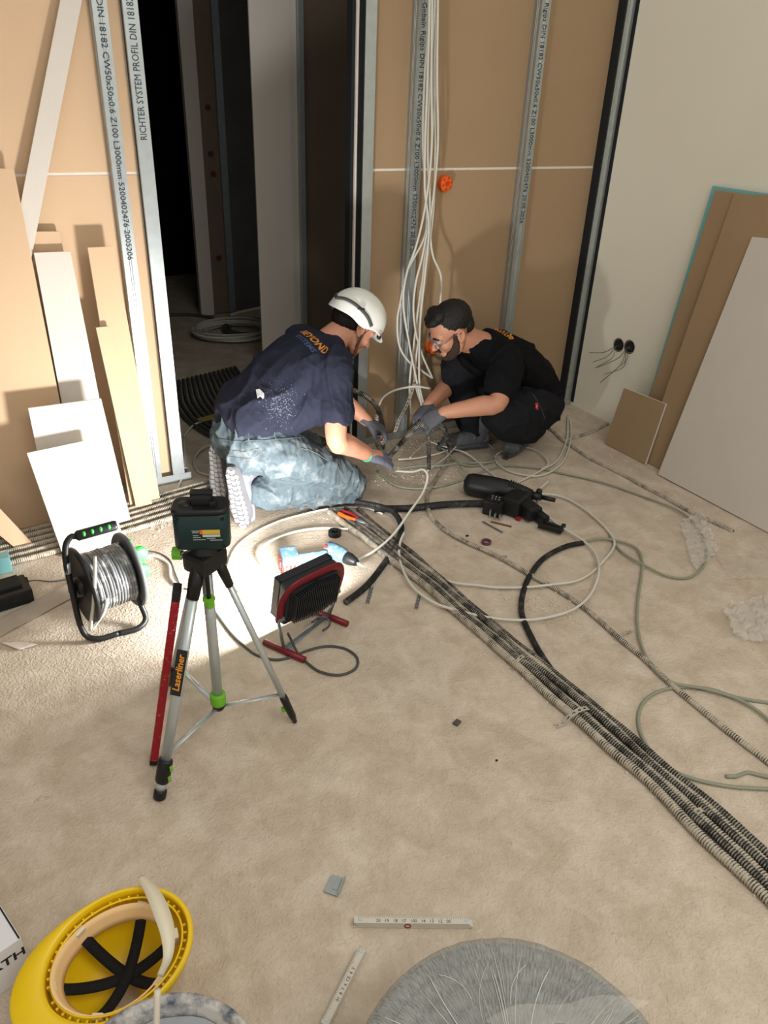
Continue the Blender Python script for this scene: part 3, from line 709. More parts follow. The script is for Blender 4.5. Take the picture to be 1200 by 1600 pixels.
for k, (x, y, w) in enumerate([(-.026,.013,.018),(-.026,.009,.016),(-.026,.001,.014),(-.024,-.004,.018),(-.018,-.010,.030),(.008,-.007,.020),(.02,-.012,.03)]):
    for q in range(int(w/.0022)): box(bm, (x-w/2+q*.0022, y, 0), (.0014,.0017*(1+.3*((q*7+k)%3)/2),.0008))
bmesh.ops.transform(bm, matrix=T, verts=bm.verts[:]); mkobj('printed_text', bm, mat('pale_ink', (178,190,188), .6), las)
bm = BM()
for x, z in ((-.052,.084),(.052,.084),(-.052,.010),(.052,.010)): 
    c = loc2((x,-.036,z)); cyl(bm, c, c-vy*.002, .004, seg=10)
mkobj('screw', bm, M['blackc'], las)
# ---- red spirit level leaning on the tripod
b0 = G(241,1184,.012); tp = PY(275, 934, 1.545)
sp = thing('spirit_level', 'red dusty spirit level leaning against the tripod front leg', 'spirit level', (b0.x, b0.y, 0))
d = (tp-b0).normalized(); side = d.cross(Vector((0,-1,0))).normalized()
Rm = frame((0,0,0), d, Vector((-.35,-1,0)))
L = (tp-b0).length
def spb(x0, x1, w, dp, bev=0):
    bm = BM(); box(bm, ((x0+x1)/2,0,0), (x1-x0,w,dp), bev=bev); bmesh.ops.transform(bm, matrix=Matrix.Translation(b0) @ Rm, verts=bm.verts[:]); return bm
mkobj('beam', spb(.006, L, .020, .042, .0015), M['red'], sp)
mkobj('end_cap', spb(-.008, .006, .021, .043, .003), M['blackc'], sp)
mkobj('end_cap', spb(L, L+.030, .021, .044, .003), M['black'], sp)
mkobj('vial', spb(L*.45, L*.45+.05, .0225, .016, .002), M['lime'], sp)

# ---- work flood lamp
lamp = thing('work_lamp', 'dark finned LED work lamp in a red frame on a stand, lighting the room', 'work lamp', (LAMP_C.x, LAMP_C.y, 0))
RL = Matrix((LAMP_W, LAMP_U, LAMP_N)).transposed()     # local x wide, y up, z out of the face
def LP(v): return LAMP_C + RL @ Vector(v)
M['lampbody'] = mat('lamp_dark_metal', (50,52,56), .5, .35, var=.15, vs=25, dust=.15, dcol=(120,116,110))
M['lampred'] = mat('lamp_red_metal', (120,26,38), .4, .2, var=.1, dust=.15)
bm = BM(); box(bm, LP((0,0,.0)), (.212,.158,.040), RL, bev=.012)
# a shallow recess in front so that the lamp face sits inside the shell
for s, c, z in (((.212,.010,.03),(0,.074,.034),0),((.212,.010,.03),(0,-.074,.034),0),((.010,.158,.03),(.101,0,.034),0),((.010,.158,.03),(-.101,0,.034),0)):
    box(bm, LP(c), s, RL, bev=.003)
mkobj('housing', bm, M['lampbody'], lamp)
bm = BM()
for k in range(22):
    x = -.086 + k*.0082
    h = .140 - .03*abs(k-10.5)/10.5
    box(bm, LP((x,0,-.034)), (.0032,h,.030), RL, bev=.0008)
box(bm, LP((0,0,-.022)), (.185,.13,.012), RL, bev=.003)
mkobj('heat_sink', bm, M['lampbody'], lamp)
em = bpy.data.materials.new('led_face'); em.use_nodes = True; eb = em.node_tree.nodes['Principled BSDF']; eb.inputs['Emission Color'].default_value = (1,.97,.92,1); eb.inputs['Emission Strength'].default_value = 12; eb.inputs['Base Color'].default_value = (.8,.8,.8,1)
bm = BM(); box(bm, LP((0,0,.0345)), (.188,.134,.003), RL); mkobj('led_panel', bm, em, lamp)
# red frame: yoke along top plus handle, two red foot tubes and grey struts
bm = BM(); tube(bm, spline([LP((-.116,-.055,-.012)), LP((-.118,.03,-.016)), LP((-.09,.080,-.022)), LP((0,.092,-.024)), LP((.09,.080,-.022)), LP((.118,.03,-.016)), LP((.116,-.055,-.012))], .012), .006, 10, ra=.016, lat=LAMP_N)
mkobj('frame', bm, M['lampred'], lamp, True)
bm = BM()
for s in (-1,1): cyl(bm, LP((s*.105,-.05,-.012)), LP((s*.128,-.05,-.012)), .011, seg=14)
mkobj('pivot_bolt', bm, M['galvd'], lamp)
fdir = Vector((LAMP_N.x, LAMP_N.y, 0)).normalized()
for i, (p, q) in enumerate([((413,1003),(476,1031)), ((500,957),(543,975))]):
    A = G(*p, .012); B = G(*q, .012)
    if i == 1: A = B - (B-A).normalized()*(G(413,1003,.012)-G(476,1031,.012)).length
    bm = BM(); cyl(bm, A, B, .0105, seg=16); mkobj('foot_tube', bm, M['lampred'], lamp, True)
    s = -1 if i == 0 else 1
    bm = BM(); mid = A.lerp(B, .5); 
    tube(bm, [mid+Vector((0,0,.004)), LP((s*.123,-.05,-.012))], .010, 8, ra=.003, lat=fdir); mkobj('strut', bm, M['galvd'], lamp)
    if i == 0: m0 = mid.copy()
    else:
        bm = BM(); tube(bm, [m0+Vector((0,0,.006)), mid+Vector((0,0,.006))], .011, 8, ra=.003, lat=fdir); mkobj('cross_bar', bm, M['galvd'], lamp)
cable([(505,985,.06),(514,978,.04),(512,968,.02),(498,966,.02),(488,972,.05)], None, r=.004, m='cabled', parent=lamp, name='cord')
cable([(329,945),(345,968),(365,994),(382,1010),(402,1024),(430,1031),(455,1027),(480,1017),(512,1010),(540,1014),(558,1028),(556,1044),(532,1055),(500,1050),(480,1036),(466,1022,.012),(455,1000,.03),(450,990,.07)], None, r=.0042, m='cabled', parent=lamp, name='cord')

# ---- cable reel
RC = Vector((.285, 2.205, .165))
ax = Vector((.96,.17,.06)).normalized()
reel = thing('cable_reel', 'cable reel wound with grey cable, black tube frame and bright green sockets', 'cable reel', (RC.x, RC.y, 0))
TR = frame(RC, Vector((0,0,1)), ax)          # local z = axle
def flange(zc, m, name, R=.128):
    bm = BM(); lathe(bm, [(.03,zc-.003),(R-.012,zc-.003),(R-.004,zc-.008),(R,zc-.004),(R,zc+.004),(R-.004,zc+.008),(R-.012,zc+.003),(.03,zc+.003)], 40, TR); return mkobj(name, bm, m, reel, True)
f1 = flange(-.078, M['black'], 'flange'); f2 = flange(.078, mat('reel_flange_grey', (92,96,98), .5, dust=.2), 'flange')
bm = BM(); lathe(bm, [(0,-.07),(.05,-.07),(.05,.07),(0,.07)], 24, TR); mkobj('drum', bm, M['black'], reel, True)
bm = BM(); lathe(bm, [(0,-.10),(.03,-.10),(.034,-.085),(.034,-.078)], 20, TR); mkobj('hub', bm, M['blackc'], reel, True)
P = []
for lay in range(3):
    for i in range(14*16):
        a = i*2*PI/16; t = i/(14*16); z = (-.066+.132*t) if lay % 2 == 0 else (.066-.132*t)
        r = .068+lay*.013+.006*noise.noise((a*.35, lay*3, 0)); P.append(TR @ Vector((r*math.cos(a), r*math.sin(a), z+.004*noise.noise((a*.6,lay,2)))))
bm = BM(); tube(bm, P, .0058, 7); mkobj('wound_cable', bm, mat('grey_rubber_cable', (112,114,116), .5, var=.25, vs=20, dust=.5, dcol=(215,212,208)), reel, True)
fr = M['black']
hT = [PY(118,838,2.20), PY(183,820,2.19)]
bB = [G(143,1001,.012), G(226,979,.012)]
bm = BM()
P1 = spline([bB[0].lerp(bB[1],.5), bB[0].lerp(bB[1],.12), bB[0]+Vector((-.012,.02,.012)), PY(112,920,2.16), PY(102,868,2.185), PY(104,848,2.195), PY(112,838,2.20), hT[0], hT[0].lerp(hT[1],.3)], .012)
tube(bm, P1, .0095, 12); 
P2 = spline([bB[0].lerp(bB[1],.5), bB[0].lerp(bB[1],.88), bB[1]+Vector((.010,.02,.012)), bB[1]+Vector((.005,.05,.07)), RC+ax*.10], .012)
tube(bm, P2, .0095, 12)
mkobj('tube_frame', bm, fr, reel, True)
# rear bar
bm = BM(); tube(bm, spline([RC-ax*.11+Vector((0,.0,-.01)), Vector((.19,2.30,.02)), Vector((.21,2.32,.011)), Vector((.36,2.34,.011)), Vector((.40,2.31,.03)), RC+ax*.10], .02), .0085, 10); mkobj('rear_frame', bm, fr, reel, True)
bm = BM(); tube(bm, [hT[0], hT[0].lerp(hT[1],.05), hT[0].lerp(hT[1],.95), hT[1]], [.012,.0165,.0165,.012], 16); gr = mkobj('handle_grip', bm, M['black'], reel, True)
for k in range(4):
    c = hT[0].lerp(hT[1], .2+.2*k)+(EYE-hT[0]).normalized()*.0145; bm = BM(); sph(bm, c, (.005,.006,.009), 12); mkobj('grip_dot', bm, M['glime'], gr, True)
bm = BM(); tube(bm, [PY(104,880,2.18), PY(106.5,896,2.172)], .0102, 12); mkobj('silver_tape', bm, M['alu'], reel, True)
bm = BM(); tube(bm, [RC-ax*.11, PY(112,915,2.165)], .012, 10); mkobj('bearing_arm', bm, M['black'], reel, True)
for k, (px, py) in enumerate([(209,868),(219,893)]):
    c = RC + ax*.112 + Vector((0,-.03-.0*k, .055-.066*k))
    TT = frame(c, Vector((0,0,1)), (Vector((-.25,-1,.25))+ax*.5).normalized())
    bm = BM(); lathe(bm, [(0,.012),(.020,.012),(.028,.009),(.030,.004),(.030,-.006),(.026,-.010),(0,-.010)], 24, TT); mkobj('socket_cover', bm, M['glime'], reel, True)
bm = BM(); tube(bm, [RC+ax*.088+Vector((0,-.06,-.05)), RC+ax*.088+Vector((0,-.05,-.10))], .006, 8); tube(bm, [RC+ax*.090+Vector((0,-.05,.08)), RC+ax*.090+Vector((0,-.02,.118))], .005, 8); mkobj('green_edge', bm, M['glime'], reel, True)
cable(None, None, P=[TR@Vector((.10,.02,-.03)), PY(148,905,2.09), PY(146,945,2.09), PY(142,985,2.10), PY(150,975,2.10), PY(166,945,2.09), TR@Vector((-.02,-.09,.01))], r=.0058, parent=reel, name='loose_cable', wob=0)

# ---- battery charger
c = G(22,925,.03)
ch = thing('battery_charger', 'black battery charger on the floor left of the cable reel', 'charger', (c.x, c.y, 0))
Rz = Matrix.Rotation(.12, 3, 'Z')
bm = BM(); box(bm, (c.x-.025,c.y,.028), (.15,.11,.054), Rz, bev=.008); mkobj('body', bm, M['black'], ch)
bm = BM(); box(bm, (c.x-.025,c.y+.01,.060), (.10,.07,.012), Rz, bev=.003)
for k in range(7): box(bm, (c.x+.048,c.y-.042+k*.014,.040), (.006,.006,.02), Rz)
mkobj('battery_slot', bm, M['dark'], ch)
cable([(45,908,.03),(58,907,.012),(80,909),(107,905),(120,900)], None, r=.0025, m='cabled', parent=ch, name='cord')
# ---- turquoise tin, film strip, scrap
c = G(6,880,.03)
bm = BM(); box(bm, (c.x-.015,c.y,.032), (.075,.05,.062), bev=.004); solo('small_box', bm, mat('turquoise_tin', (128,186,190), .5, var=.1, dust=.2), 'small turquoise box above the battery charger at the left edge', 'box')
def sheet(name, pix, label, m, cat, z=.004, amp=.006, th=.0012, n=22, label2=None, fs=16):
    c = [G(x,y,z) for x, y in pix]; bm = BM(); V = []
    for i in range(n+1):
        row = []
        for j in range(n+1):
            u, v = i/n, j/n; p = c[0]*(1-u)*(1-v)+c[1]*u*(1-v)+c[2]*u*v+c[3]*(1-u)*v
            e = min(u,1-u,v,1-v)
            q = Vector(p); q.x += .25*amp*3*noise.noise((u*7,v*7,1+z)); q.y += .25*amp*3*noise.noise((u*7,v*7,9+z))
            w = noise.turbulence((p.x*fs,p.y*fs,z*10), 4, True); q.z = z + amp*max(0, w)*1.2
            row.append(bm.verts.new(q))
        V.append(row)
    for i in range(n):
        for j in range(n): bm.faces.new((V[i][j],V[i+1][j],V[i+1][j+1],V[i][j+1]))
    bmesh.ops.recalc_face_normals(bm, faces=bm.faces[:])
    if bm.faces[0].normal.z < 0: bmesh.ops.reverse_faces(bm, faces=bm.faces[:])
    if th: solid(bm, geom=bm.faces[:], thickness=th)
    return solo(name, bm, m, label, cat, None, True)
sheet('paper_strip', [(-10,972),(112,908),(135,922),(-10,1000)], 'dusty flat cardboard strip on the floor between charger and reel', mat('dusty_card', (172,160,146), .9, bump=.2), 'cardboard', amp=.002)
sheet('plaster_scrap', [(0,1004),(40,1003),(58,1008),(30,1016)], 'small pale scrap of board on the floor left of the cable reel', M['gyp'], 'scrap', amp=.004, n=8)
def film_mat(n, a, c=(225,222,214)):
    m = mat(n, c, .28, var=.05, alpha=a, spec=.6); return m
filmm = film_mat('stretch_film', .38)
sheet('plastic_film', [(1062,818),(1098,800),(1122,862),(1085,895)], 'crumpled clear plastic film by the end of the dusty conduit, the smaller heap', filmm, 'plastic film', amp=.016, z=.008, n=50, fs=22, th=0)
sheet('plastic_film', [(1120,870),(1215,860),(1215,905),(1140,905)], 'flat clear plastic film between the two crumpled heaps on the right', film_mat('thin_film', .18), 'plastic film', amp=.008, z=.006, n=40, fs=18, th=0)
sheet('plastic_film', [(1128,950),(1215,925),(1215,1010),(1150,1000)], 'large crumpled clear plastic film at the right frame edge', filmm, 'plastic film', amp=.024, z=.008, n=60, fs=18, th=0)

# ---- demolition hammer (black power tool)
hA = G(727,757,.045); hB = G(835,778,.045)
ham = thing('demolition_hammer', 'black power tool lying on the floor in front of the squatting man', 'power tool', (hA.x+.15, hA.y, 0))
dx = (hB-hA); dx.z = 0; HL = dx.length; dx.normalize(); dy = Vector((-dx.y, dx.x, 0))
def HP(x, y, z): return Vector((hA.x, hA.y, 0)) + dx*x + dy*y + Vector((0,0,z))
RH = Matrix((dx, dy, Vector((0,0,1)))).transposed()
prof = [(0,.030),(.006,.040),(.03,.048),(.12,.050),(.18,.048),(.22,.042),(.27,.034),(.30,.026)]
bm = BM(); tube(bm, [HP(x, .0, .052) for x, r in prof], [r for x, r in prof], 20, ra=[r*1.06 for x, r in prof], lat=dy); mkobj('motor_housing', bm, M['black'], ham, True)
bm = BM()
for k in range(6): box(bm, HP(.20+k*.010, -.002, .094-k*.0028), (.005,.05,.012), RH)
for k in range(5): box(bm, HP(.002, -.02+.01*k, .055), (.010,.004,.04), RH)
mkobj('cooling_vents', bm, M['dark'], ham)
bm = BM(); cyl(bm, HP(.29,0.01,.05), HP(.34,.01,.05), .020, .016, 18); cyl(bm, HP(.34,.01,.05), HP(.40,.01,.048), .010, seg=12); sph(bm, HP(.325,.02,.07), .014, 12); mkobj('chuck', bm, M['black'], ham, True)
def bx2(name, m, items):
    bm = BM()
    for (c, s, rz, bv) in items: box(bm, HP(*c), s, Matrix.Rotation(rz,3,'Z') @ RH, bev=bv)
    return mkobj(name, bm, m, ham)
bx2('gear_housing', M['black'], [((.245,-.075,.045),(.09,.13,.075),-.25,.015), ((.30,-.10,.04),(.12,.07,.055),-.75,.012)])
bx2('battery', M['black'], [((.165,-.125,.035),(.085,.075,.068),-.15,.010), ((.165,-.125,.072),(.06,.055,.006),-.15,.002)])
bm = BM()
for (x,y) in ((.15,-.115),(.165,-.117),(.18,-.118),(.152,-.135),(.167,-.137),(.182,-.139)): box(bm, HP(x,y,.0755), (.006,.008,.001), RH)
mkobj('printed_marks', bm, mat('pale_print', (150,150,146), .7), ham)
bx2('clamp_arm', M['black'], [((.355,-.125,.03),(.10,.035,.04),-.75,.006), ((.41,-.165,.02),(.11,.018,.022),-.35,.005), ((.415,-.195,.02),(.10,.014,.02),-.1,.004), ((.462,-.172,.02),(.016,.045,.024),-.2,.004)])
bx2('belt_hook', M['galv'], [((.180,-.168,.014),(.008,.03,.02),0,.002), ((.20,-.170,.014),(.008,.03,.02),.1,.002), ((.157,-.165,.02),(.006,.02,.03),0,.001)])
bx2('red_button', M['red'], [((.275,-.150,.012),(.022,.014,.014),-.3,.004)])
# ---- cordless tool by the flood lamp
tA = G(447,878,.03); tB = G(530,872,.03)
tl = thing('cordless_drill', 'dust-covered cordless drill with red buttons lying between lamp and kneeling man', 'drill', (tA.x+.1, tA.y, 0))
ddx = (tB-tA); ddx.z = 0; TLn = ddx.length; ddx.normalize(); ddy = Vector((-ddx.y, ddx.x, 0))
def TP(x, y, z): return Vector((tA.x, tA.y, 0)) + ddx*x + ddy*y + Vector((0,0,z))
RT = Matrix((ddx, ddy, Vector((0,0,1)))).transposed()
M['dtool'] = mat('dusty_blue_plastic', (78,112,128), .7, var=.15, vs=60, dust=.5, dcol=(158,166,168), ds=40)
M['dred'] = mat('dusty_red_plastic', (188,40,34), .6, dust=.35, dcol=(220,205,200), ds=60)
bm = BM(); box(bm, TP(.012,0,.038), (.062,.085,.072), Matrix.Rotation(.1,3,'Z')@RT, bev=.010); mkobj('battery', bm, M['dtool'], tl)
bm = BM()
for k in range(4): box(bm, TP(-.014+.014*k,-.044,.024), (.009,.006,.034), RT, bev=.002)
box(bm, TP(-.022,0,.03), (.006,.06,.04), RT, bev=.002)
mkobj('battery_clip', bm, M['dred'], tl)
bm = BM(); tube(bm, spline([TP(.035,.0,.036), TP(.08,.008,.036), TP(.12,.012,.036), TP(.155,.016,.038)], .012), .019, 14, ra=.021, lat=ddy); mkobj('grip', bm, M['dtool'], tl, True)
hd = (ddx*.62 - ddy*.78).normalized()
c0 = TP(.165,.055,.042)
bm = BM(); tube(bm, [c0-hd*.006, c0, c0+hd*.03, c0+hd*.075, c0+hd*.095], [.020,.029,.032,.030,.022], 18); mkobj('motor_housing', bm, M['dtool'], tl, True)
bm = BM(); tube(bm, [c0+hd*.095, c0+hd*.11, c0+hd*.14, c0+hd*.150], [.024,.024,.016,.010], 16); mkobj('chuck', bm, M['black'], tl, True)
bm = BM(); tube(bm, [c0+hd*.148, c0+hd*.16, c0+hd*.20], [.006,.007,.001], 10); mkobj('drill_bit', bm, M['alu'], tl, True)
bm = BM(); box(bm, TP(.15,-.016,.040), (.028,.016,.022), RT, bev=.005); box(bm, TP(.150,.03,.067), (.014,.014,.008), RT, bev=.003); mkobj('trigger', bm, M['dred'], tl)
# ---- knife / pliers with red-orange handle
kA = G(532,800,.03); kB = G(568,816,.03); kd = (kB-kA).normalized(); ks = Vector((-kd.y,kd.x,0))
kn = thing('pliers', 'pliers with orange and red handles resting on the conduits by the kneeling man', 'pliers', (kA.x, kA.y, .022))
for s, m, nm in ((-1, M['orange'], 'handle'), (1, M['red'], 'handle')):
    bm = BM(); tube(bm, spline([kA+ks*s*.012, kA+kd*.04+ks*s*.016, kA+kd*.09+ks*s*.008], .01), .008, 10); mkobj(nm, bm, m, kn, True, label=('orange handle' if s < 0 else 'red handle'))
bm = BM(); tube(bm, [kA+kd*.085, kA+kd*.105, kA+kd*.14], [.012,.013,.005], 10, ra=[.006,.006,.004], lat=ks); mkobj('jaw', bm, M['galvd'], kn, True)
# ---- tape roll, purple ring, bits
def ringobj(name, px, py, R, r, h, m, label, cat, tilt=0):
    c = G(px, py, h/2); bm = BM(); lathe(bm, [(r,-h/2),(R,-h/2),(R,h/2),(r,h/2),(r,-h/2)], 32, Matrix.Translation(c) @ Matrix.Rotation(tilt,4,'X')); 
    for f in bm.faces: f.smooth = False
    return solo(name, bm, m, label, cat)
ringobj('tape_roll', 523, 833, .026, .014, .019, M['blackc'], 'black roll of insulating tape on the floor behind the cordless drill', 'tape roll')
ringobj('plastic_ring', 760, 847, .020, .014, .012, mat('purple_plastic', (108,66,84), .5), 'small purple plastic ring on the floor below the hammer', 'ring')
def bit(px, py, s, rz, m, label, cat, name):
    c = G(px, py, s[2]/2+.0005); bm = BM(); box(bm, c, s, Matrix.Rotation(rz,3,'Z'), bev=min(s)*.2); return solo(name, bm, m, label, cat)
rust = mat('rusty_metal', (116,78,66), .7)
bit(783,819,(.09,.010,.004),-.95, rust, 'thin rusty metal strip on the floor just in front of the hammer', 'metal strip', 'metal_strip')
bit(714,1129,(.022,.016,.006), .4, mat('dark_debris',(84,78,72),.9,var=.4), 'small dark crumb of debris right of the tripod', 'debris', 'debris_crumb')
bit(776,1188,(.006,.005,.003), .2, M['dark'], 'tiny dark speck on the open floor below the debris crumb', 'debris', 'debris_crumb')
bit(730,837,(.012,.008,.004), .3, M['dark'], 'tiny dark crumb between hammer and single conduit', 'debris', 'debris_crumb')
# bent metal clip in the foreground
c = G(523,1385,.0)
cl = BM(); Rz = Matrix.Rotation(-.85,3,'Z')
box(cl, c+Vector((0,0,.004)), (.034,.046,.0015), Rz); box(cl, c+Rz@Vector((.0165,0,.011)), (.0015,.046,.015), Rz); box(cl, c+Rz@Vector((.004,.004,.0055)), (.012,.030,.003), Rz)
solo('metal_clip', cl, M['galv'], 'small bent galvanised clip on the open floor above the folding rule', 'metal clip')
# ---- folding rules
def rule(p, q, label, open_end=False):
    A = G(*p, .008); B = G(*q, .008); d = (B-A).normalized(); L = (B-A).length; s = Vector((-d.y,d.x,0))
    RR = Matrix((d, s, Vector((0,0,1)))).transposed()
    t = thing('folding_rule', label, 'folding rule', (A.x, A.y, 0))
    mw = mat('rule_white', (206,200,188), .6, var=.08, dust=.25, dcol=(150,138,120), ds=50)
    for k in range(5):
        bm = BM(); box(bm, Vector((A.x,A.y,.0020+k*.0037))+d*(L/2+(.003*((k*3)%4)-.004)), (L,.0155,.0031), RR, bev=.0007)
        mkobj('segment', bm, mw if k in (0,1,2,3,4) else mw, t)
    # graduated blade seen from above
    bm = BM()
    top = .0187
    for k in range(int(L/.004)):
        w = .0045 if k % 5 == 0 else .0028
        box(bm, Vector((A.x,A.y,top-.0004))+d*(.006+k*.004)+s*(.0070-w/2), (.0007,w,.0004), RR)
    mkobj('scale_marks', bm, M['ink'], t)
    for f in (.04,.96):
        bm = BM(); cyl(bm, Vector((A.x,A.y,.0005))+d*(L*f), Vector((A.x,A.y,.0195))+d*(L*f), .0042, seg=12); mkobj('hinge', bm, M['alu'], t)
    return t, A, d, s, L
t, A, d, s, L = rule((556,1441), (735,1443), 'white folding rule lying level on the floor above the wrapped coil')
T = frame(Vector((A.x,A.y,.0185))+d*(L*.5)-s*.0025, d, Vector((0,0,1)))
mkobj('scale_numbers', text_mesh('20   19   18   17   100   14   13   12   00', .010, T, .0002), M['ink'], t)
bm = BM(); lathe(bm, [(.005,.0),(.0075,.0),(.0075,.0006),(.005,.0006)], 16, frame(Vector((A.x,A.y,.009))+d*(L*.45)-s*.0079, d, -s)); mkobj('maker_mark', bm, M['red'], t)
t, A, d, s, L = rule((508,1602), (566,1486), 'white folding rule lying slanted on the floor left of the wrapped coil')
T = frame(Vector((A.x,A.y,.0185))+d*(L*.5)-s*.0025, d, Vector((0,0,1)))
mkobj('scale_numbers', text_mesh('01  8  7  6  CE  4  3', .009, T, .0002), M['ink'], t)
# ============================================================= foreground: helmet, carton, bucket, wrapped coil
M['yel'] = mat('yellow_helmet_plastic', (238,200,22), .32, var=.04, spec=.5)
M['tan'] = mat('tan_foam', (244,206,150), .85, var=.08, vs=12)
M['web'] = mat('black_webbing', (16,16,18), .85, var=.2, vs=60, bump=.3, bs=200)
M['nyl'] = mat('milky_nylon', (222,214,190), .4, var=.06)
HC = Vector((.045, .985, 0)); 
hT_ = Matrix.Translation(HC) @ Matrix.Rotation(math.radians(4), 4, 'Z') @ Matrix.Rotation(math.radians(-5), 4, 'Y')@ Matrix.Rotation(math.radians(9), 4, 'X')
hel = thing('safety_helmet', 'yellow safety helmet lying upside down with black straps showing, beside the bucket', 'helmet', HC)
DEP = .150
def hp(a, v, off=0):
    """shell point: a angle (pi = peak side), v 0..1 bottom..rim"""
    r = math.sin(v*PI/2)**.85
    rx = .132-off; ry = .108-off
    z = DEP - (DEP-off)*math.cos(v*PI/2)**.9
    return Vector((rx*r*math.cos(a), ry*r*math.sin(a), z))
bm = BM(); n = 64; rings = []
for i in range(1, 17):
    v = i/16; rings.append([bm.verts.new(hp(2*PI*j/n, v)) for j in range(n)])
def flare(a): 
    k = max(0, -math.cos(a)); return .010 + .052*k**2.2
for (f, dz) in ((.25,.002),(.6,.001),(.92,-.003),(1.0,-.006),(1.0,-.009)):
    ring = []
    for j in range(n):
        a = 2*PI*j/n; p = hp(a, 1); d = Vector((math.cos(a), math.sin(a)*.95, 0)); k = max(0,-math.cos(a))**2.2
        ring.append(bm.verts.new(p + d*(flare(a)*f) + Vector((0,0,dz - .012*k*f))))
    rings.append(ring)
c0_ = bm.verts.new((0,0,0))
for j in range(n): bm.faces.new((c0_, rings[0][(j+1)%n], rings[0][j]))
for A, B in zip(rings, rings[1:]):
    for j in range(n): bm.faces.new((A[j], A[(j+1)%n], B[(j+1)%n], B[j]))
bmesh.ops.recalc_face_normals(bm, faces=bm.faces[:]); solid(bm, geom=bm.faces[:], thickness=.0026)
bmesh.ops.transform(bm, matrix=hT_, verts=bm.verts[:]); shell = mkobj('shell', bm, M['yel'], hel, True)
# inner gutter ribs
bm = BM()
for j in range(44):
    a = 2*PI*j/44
    if j % 11 in (0,): continue
    p = hp(a, .93, .006); box(bm, p, (.006,.004,.014), Matrix.Rotation(a,3,'Z'))
tube(bm, [hp(2*PI*j/48, .97, .011) for j in range(48)], .0022, 6, closed=True)
bmesh.ops.transform(bm, matrix=hT_, verts=bm.verts[:]); mkobj('rim_ribs', bm, M['yel'], shell)
bm = BM()
V = []
for j in range(56):
    a = 2*PI*j/56; row = []
    for z in (.098,.112,.128,.142):
        rx = .100 + (z-.1)*.30; ry = .080+(z-.1)*.30; row.append(bm.verts.new((rx*math.cos(a)-.008, ry*math.sin(a), z+.006*math.cos(a*2))))
    V.append(row)
for j in range(56):
    if 24 <= 0: continue
    A, B = V[j], V[(j+1)%56]
    for k in range(3): bm.faces.new((A[k],B[k],B[k+1],A[k+1]))
solid(bm, geom=bm.faces[:], thickness=.003)
bmesh.ops.transform(bm, matrix=hT_, verts=bm.verts[:]); mkobj('headband', bm, M['tan'], hel, True)
def web(a1, a2, w, zc, nm='cradle_strap'):
    p = Vector((.100*math.cos(a1)-.006, .080*math.sin(a1), .108)); q = Vector((.100*math.cos(a2)-.006, .080*math.sin(a2), .108)); bm = BM(); V = []
    d = (q-p).normalized(); s = Vector((-d.y, d.x, 0))
    for i in range(25):
        t = i/24; c = p.lerp(q, t); c.z = .108 - (.108-zc)*math.sin(PI*t)**.8
        V.append([bm.verts.new(c-s*w/2), bm.verts.new(c+s*w/2)])
    for A, B in zip(V, V[1:]): bm.faces.new((A[0],B[0],B[1],A[1]))
    solid(bm, geom=bm.faces[:], thickness=.0014)
    bmesh.ops.transform(bm, matrix=hT_, verts=bm.verts[:]); return mkobj(nm, bm, M['web'], hel, True)
web(math.radians(48), math.radians(238), .022, .048)
web(math.radians(172), math.radians(-12), .022, .045)
web(math.radians(112), math.radians(-62), .022, .042)
for a in (48, 112, 172, -12, -62, 238):
    bm = BM(); a = math.radians(a); box(bm, (.112*math.cos(a)-.006,.091*math.sin(a),.118), (.012,.020,.034), Matrix.Rotation(a,3,'Z'), bev=.003)
    bmesh.ops.transform(bm, matrix=hT_, verts=bm.verts[:]); mkobj('strap_clip', bm, M['nyl'], hel)
bm = BM(); V = []
Pw = spline([G(219,1370,.185), G(238,1395,.198), G(252,1425,.203), G(262,1460,.200), G(262,1495,.188), G(250,1525,.165)], .006)
for i, p in enumerate(Pw):
    w = .006+.009*math.sin(PI*min(1,i/len(Pw)*1.1)); t = (Pw[min(i+1,len(Pw)-1)]-Pw[max(i-1,0)]).normalized(); s = t.cross(Vector((.15,-.35,.9))).normalized()
    V.append([bm.verts.new(p-s*w), bm.verts.new(p+s*w)])
for A, B in zip(V, V[1:]): bm.faces.new((A[0],B[0],B[1],A[1]))
solid(bm, geom=bm.faces[:], thickness=.002); mkobj('nape_band', bm, M['nyl'], hel, True, label='milky white nape band')
bm = BM()   # pen signature on the peak
sg = [(0,0),(3,6),(5,12),(6,3),(8,9),(9,2),(11,8),(13,3),(14,7),(17,1),(21,4)]
Pn = []
for u, v in sg:
    x = -.168 + v*.0010; y = .012 - u*.0016
    Pn.append(hT_ @ Vector((x, y, .1435)))
tube(bm, spline(Pn, .002), .0006, 5); mkobj('pen_signature', bm, M['ink'], shell)
bm = BM(); sph(bm, hT_@Vector((-.055,-.045,.034)), (.014,.006,.002), 10, rot=Matrix.Rotation(.6,3,'Z')@Matrix.Rotation(.6,3,'X')); sph(bm, hT_@Vector((-.062,-.052,.042)), (.007,.004,.002), 8, rot=Matrix.Rotation(.6,3,'X')); mkobj('smudge', bm, mat('brown_smudge',(88,72,20),.7), shell, True)

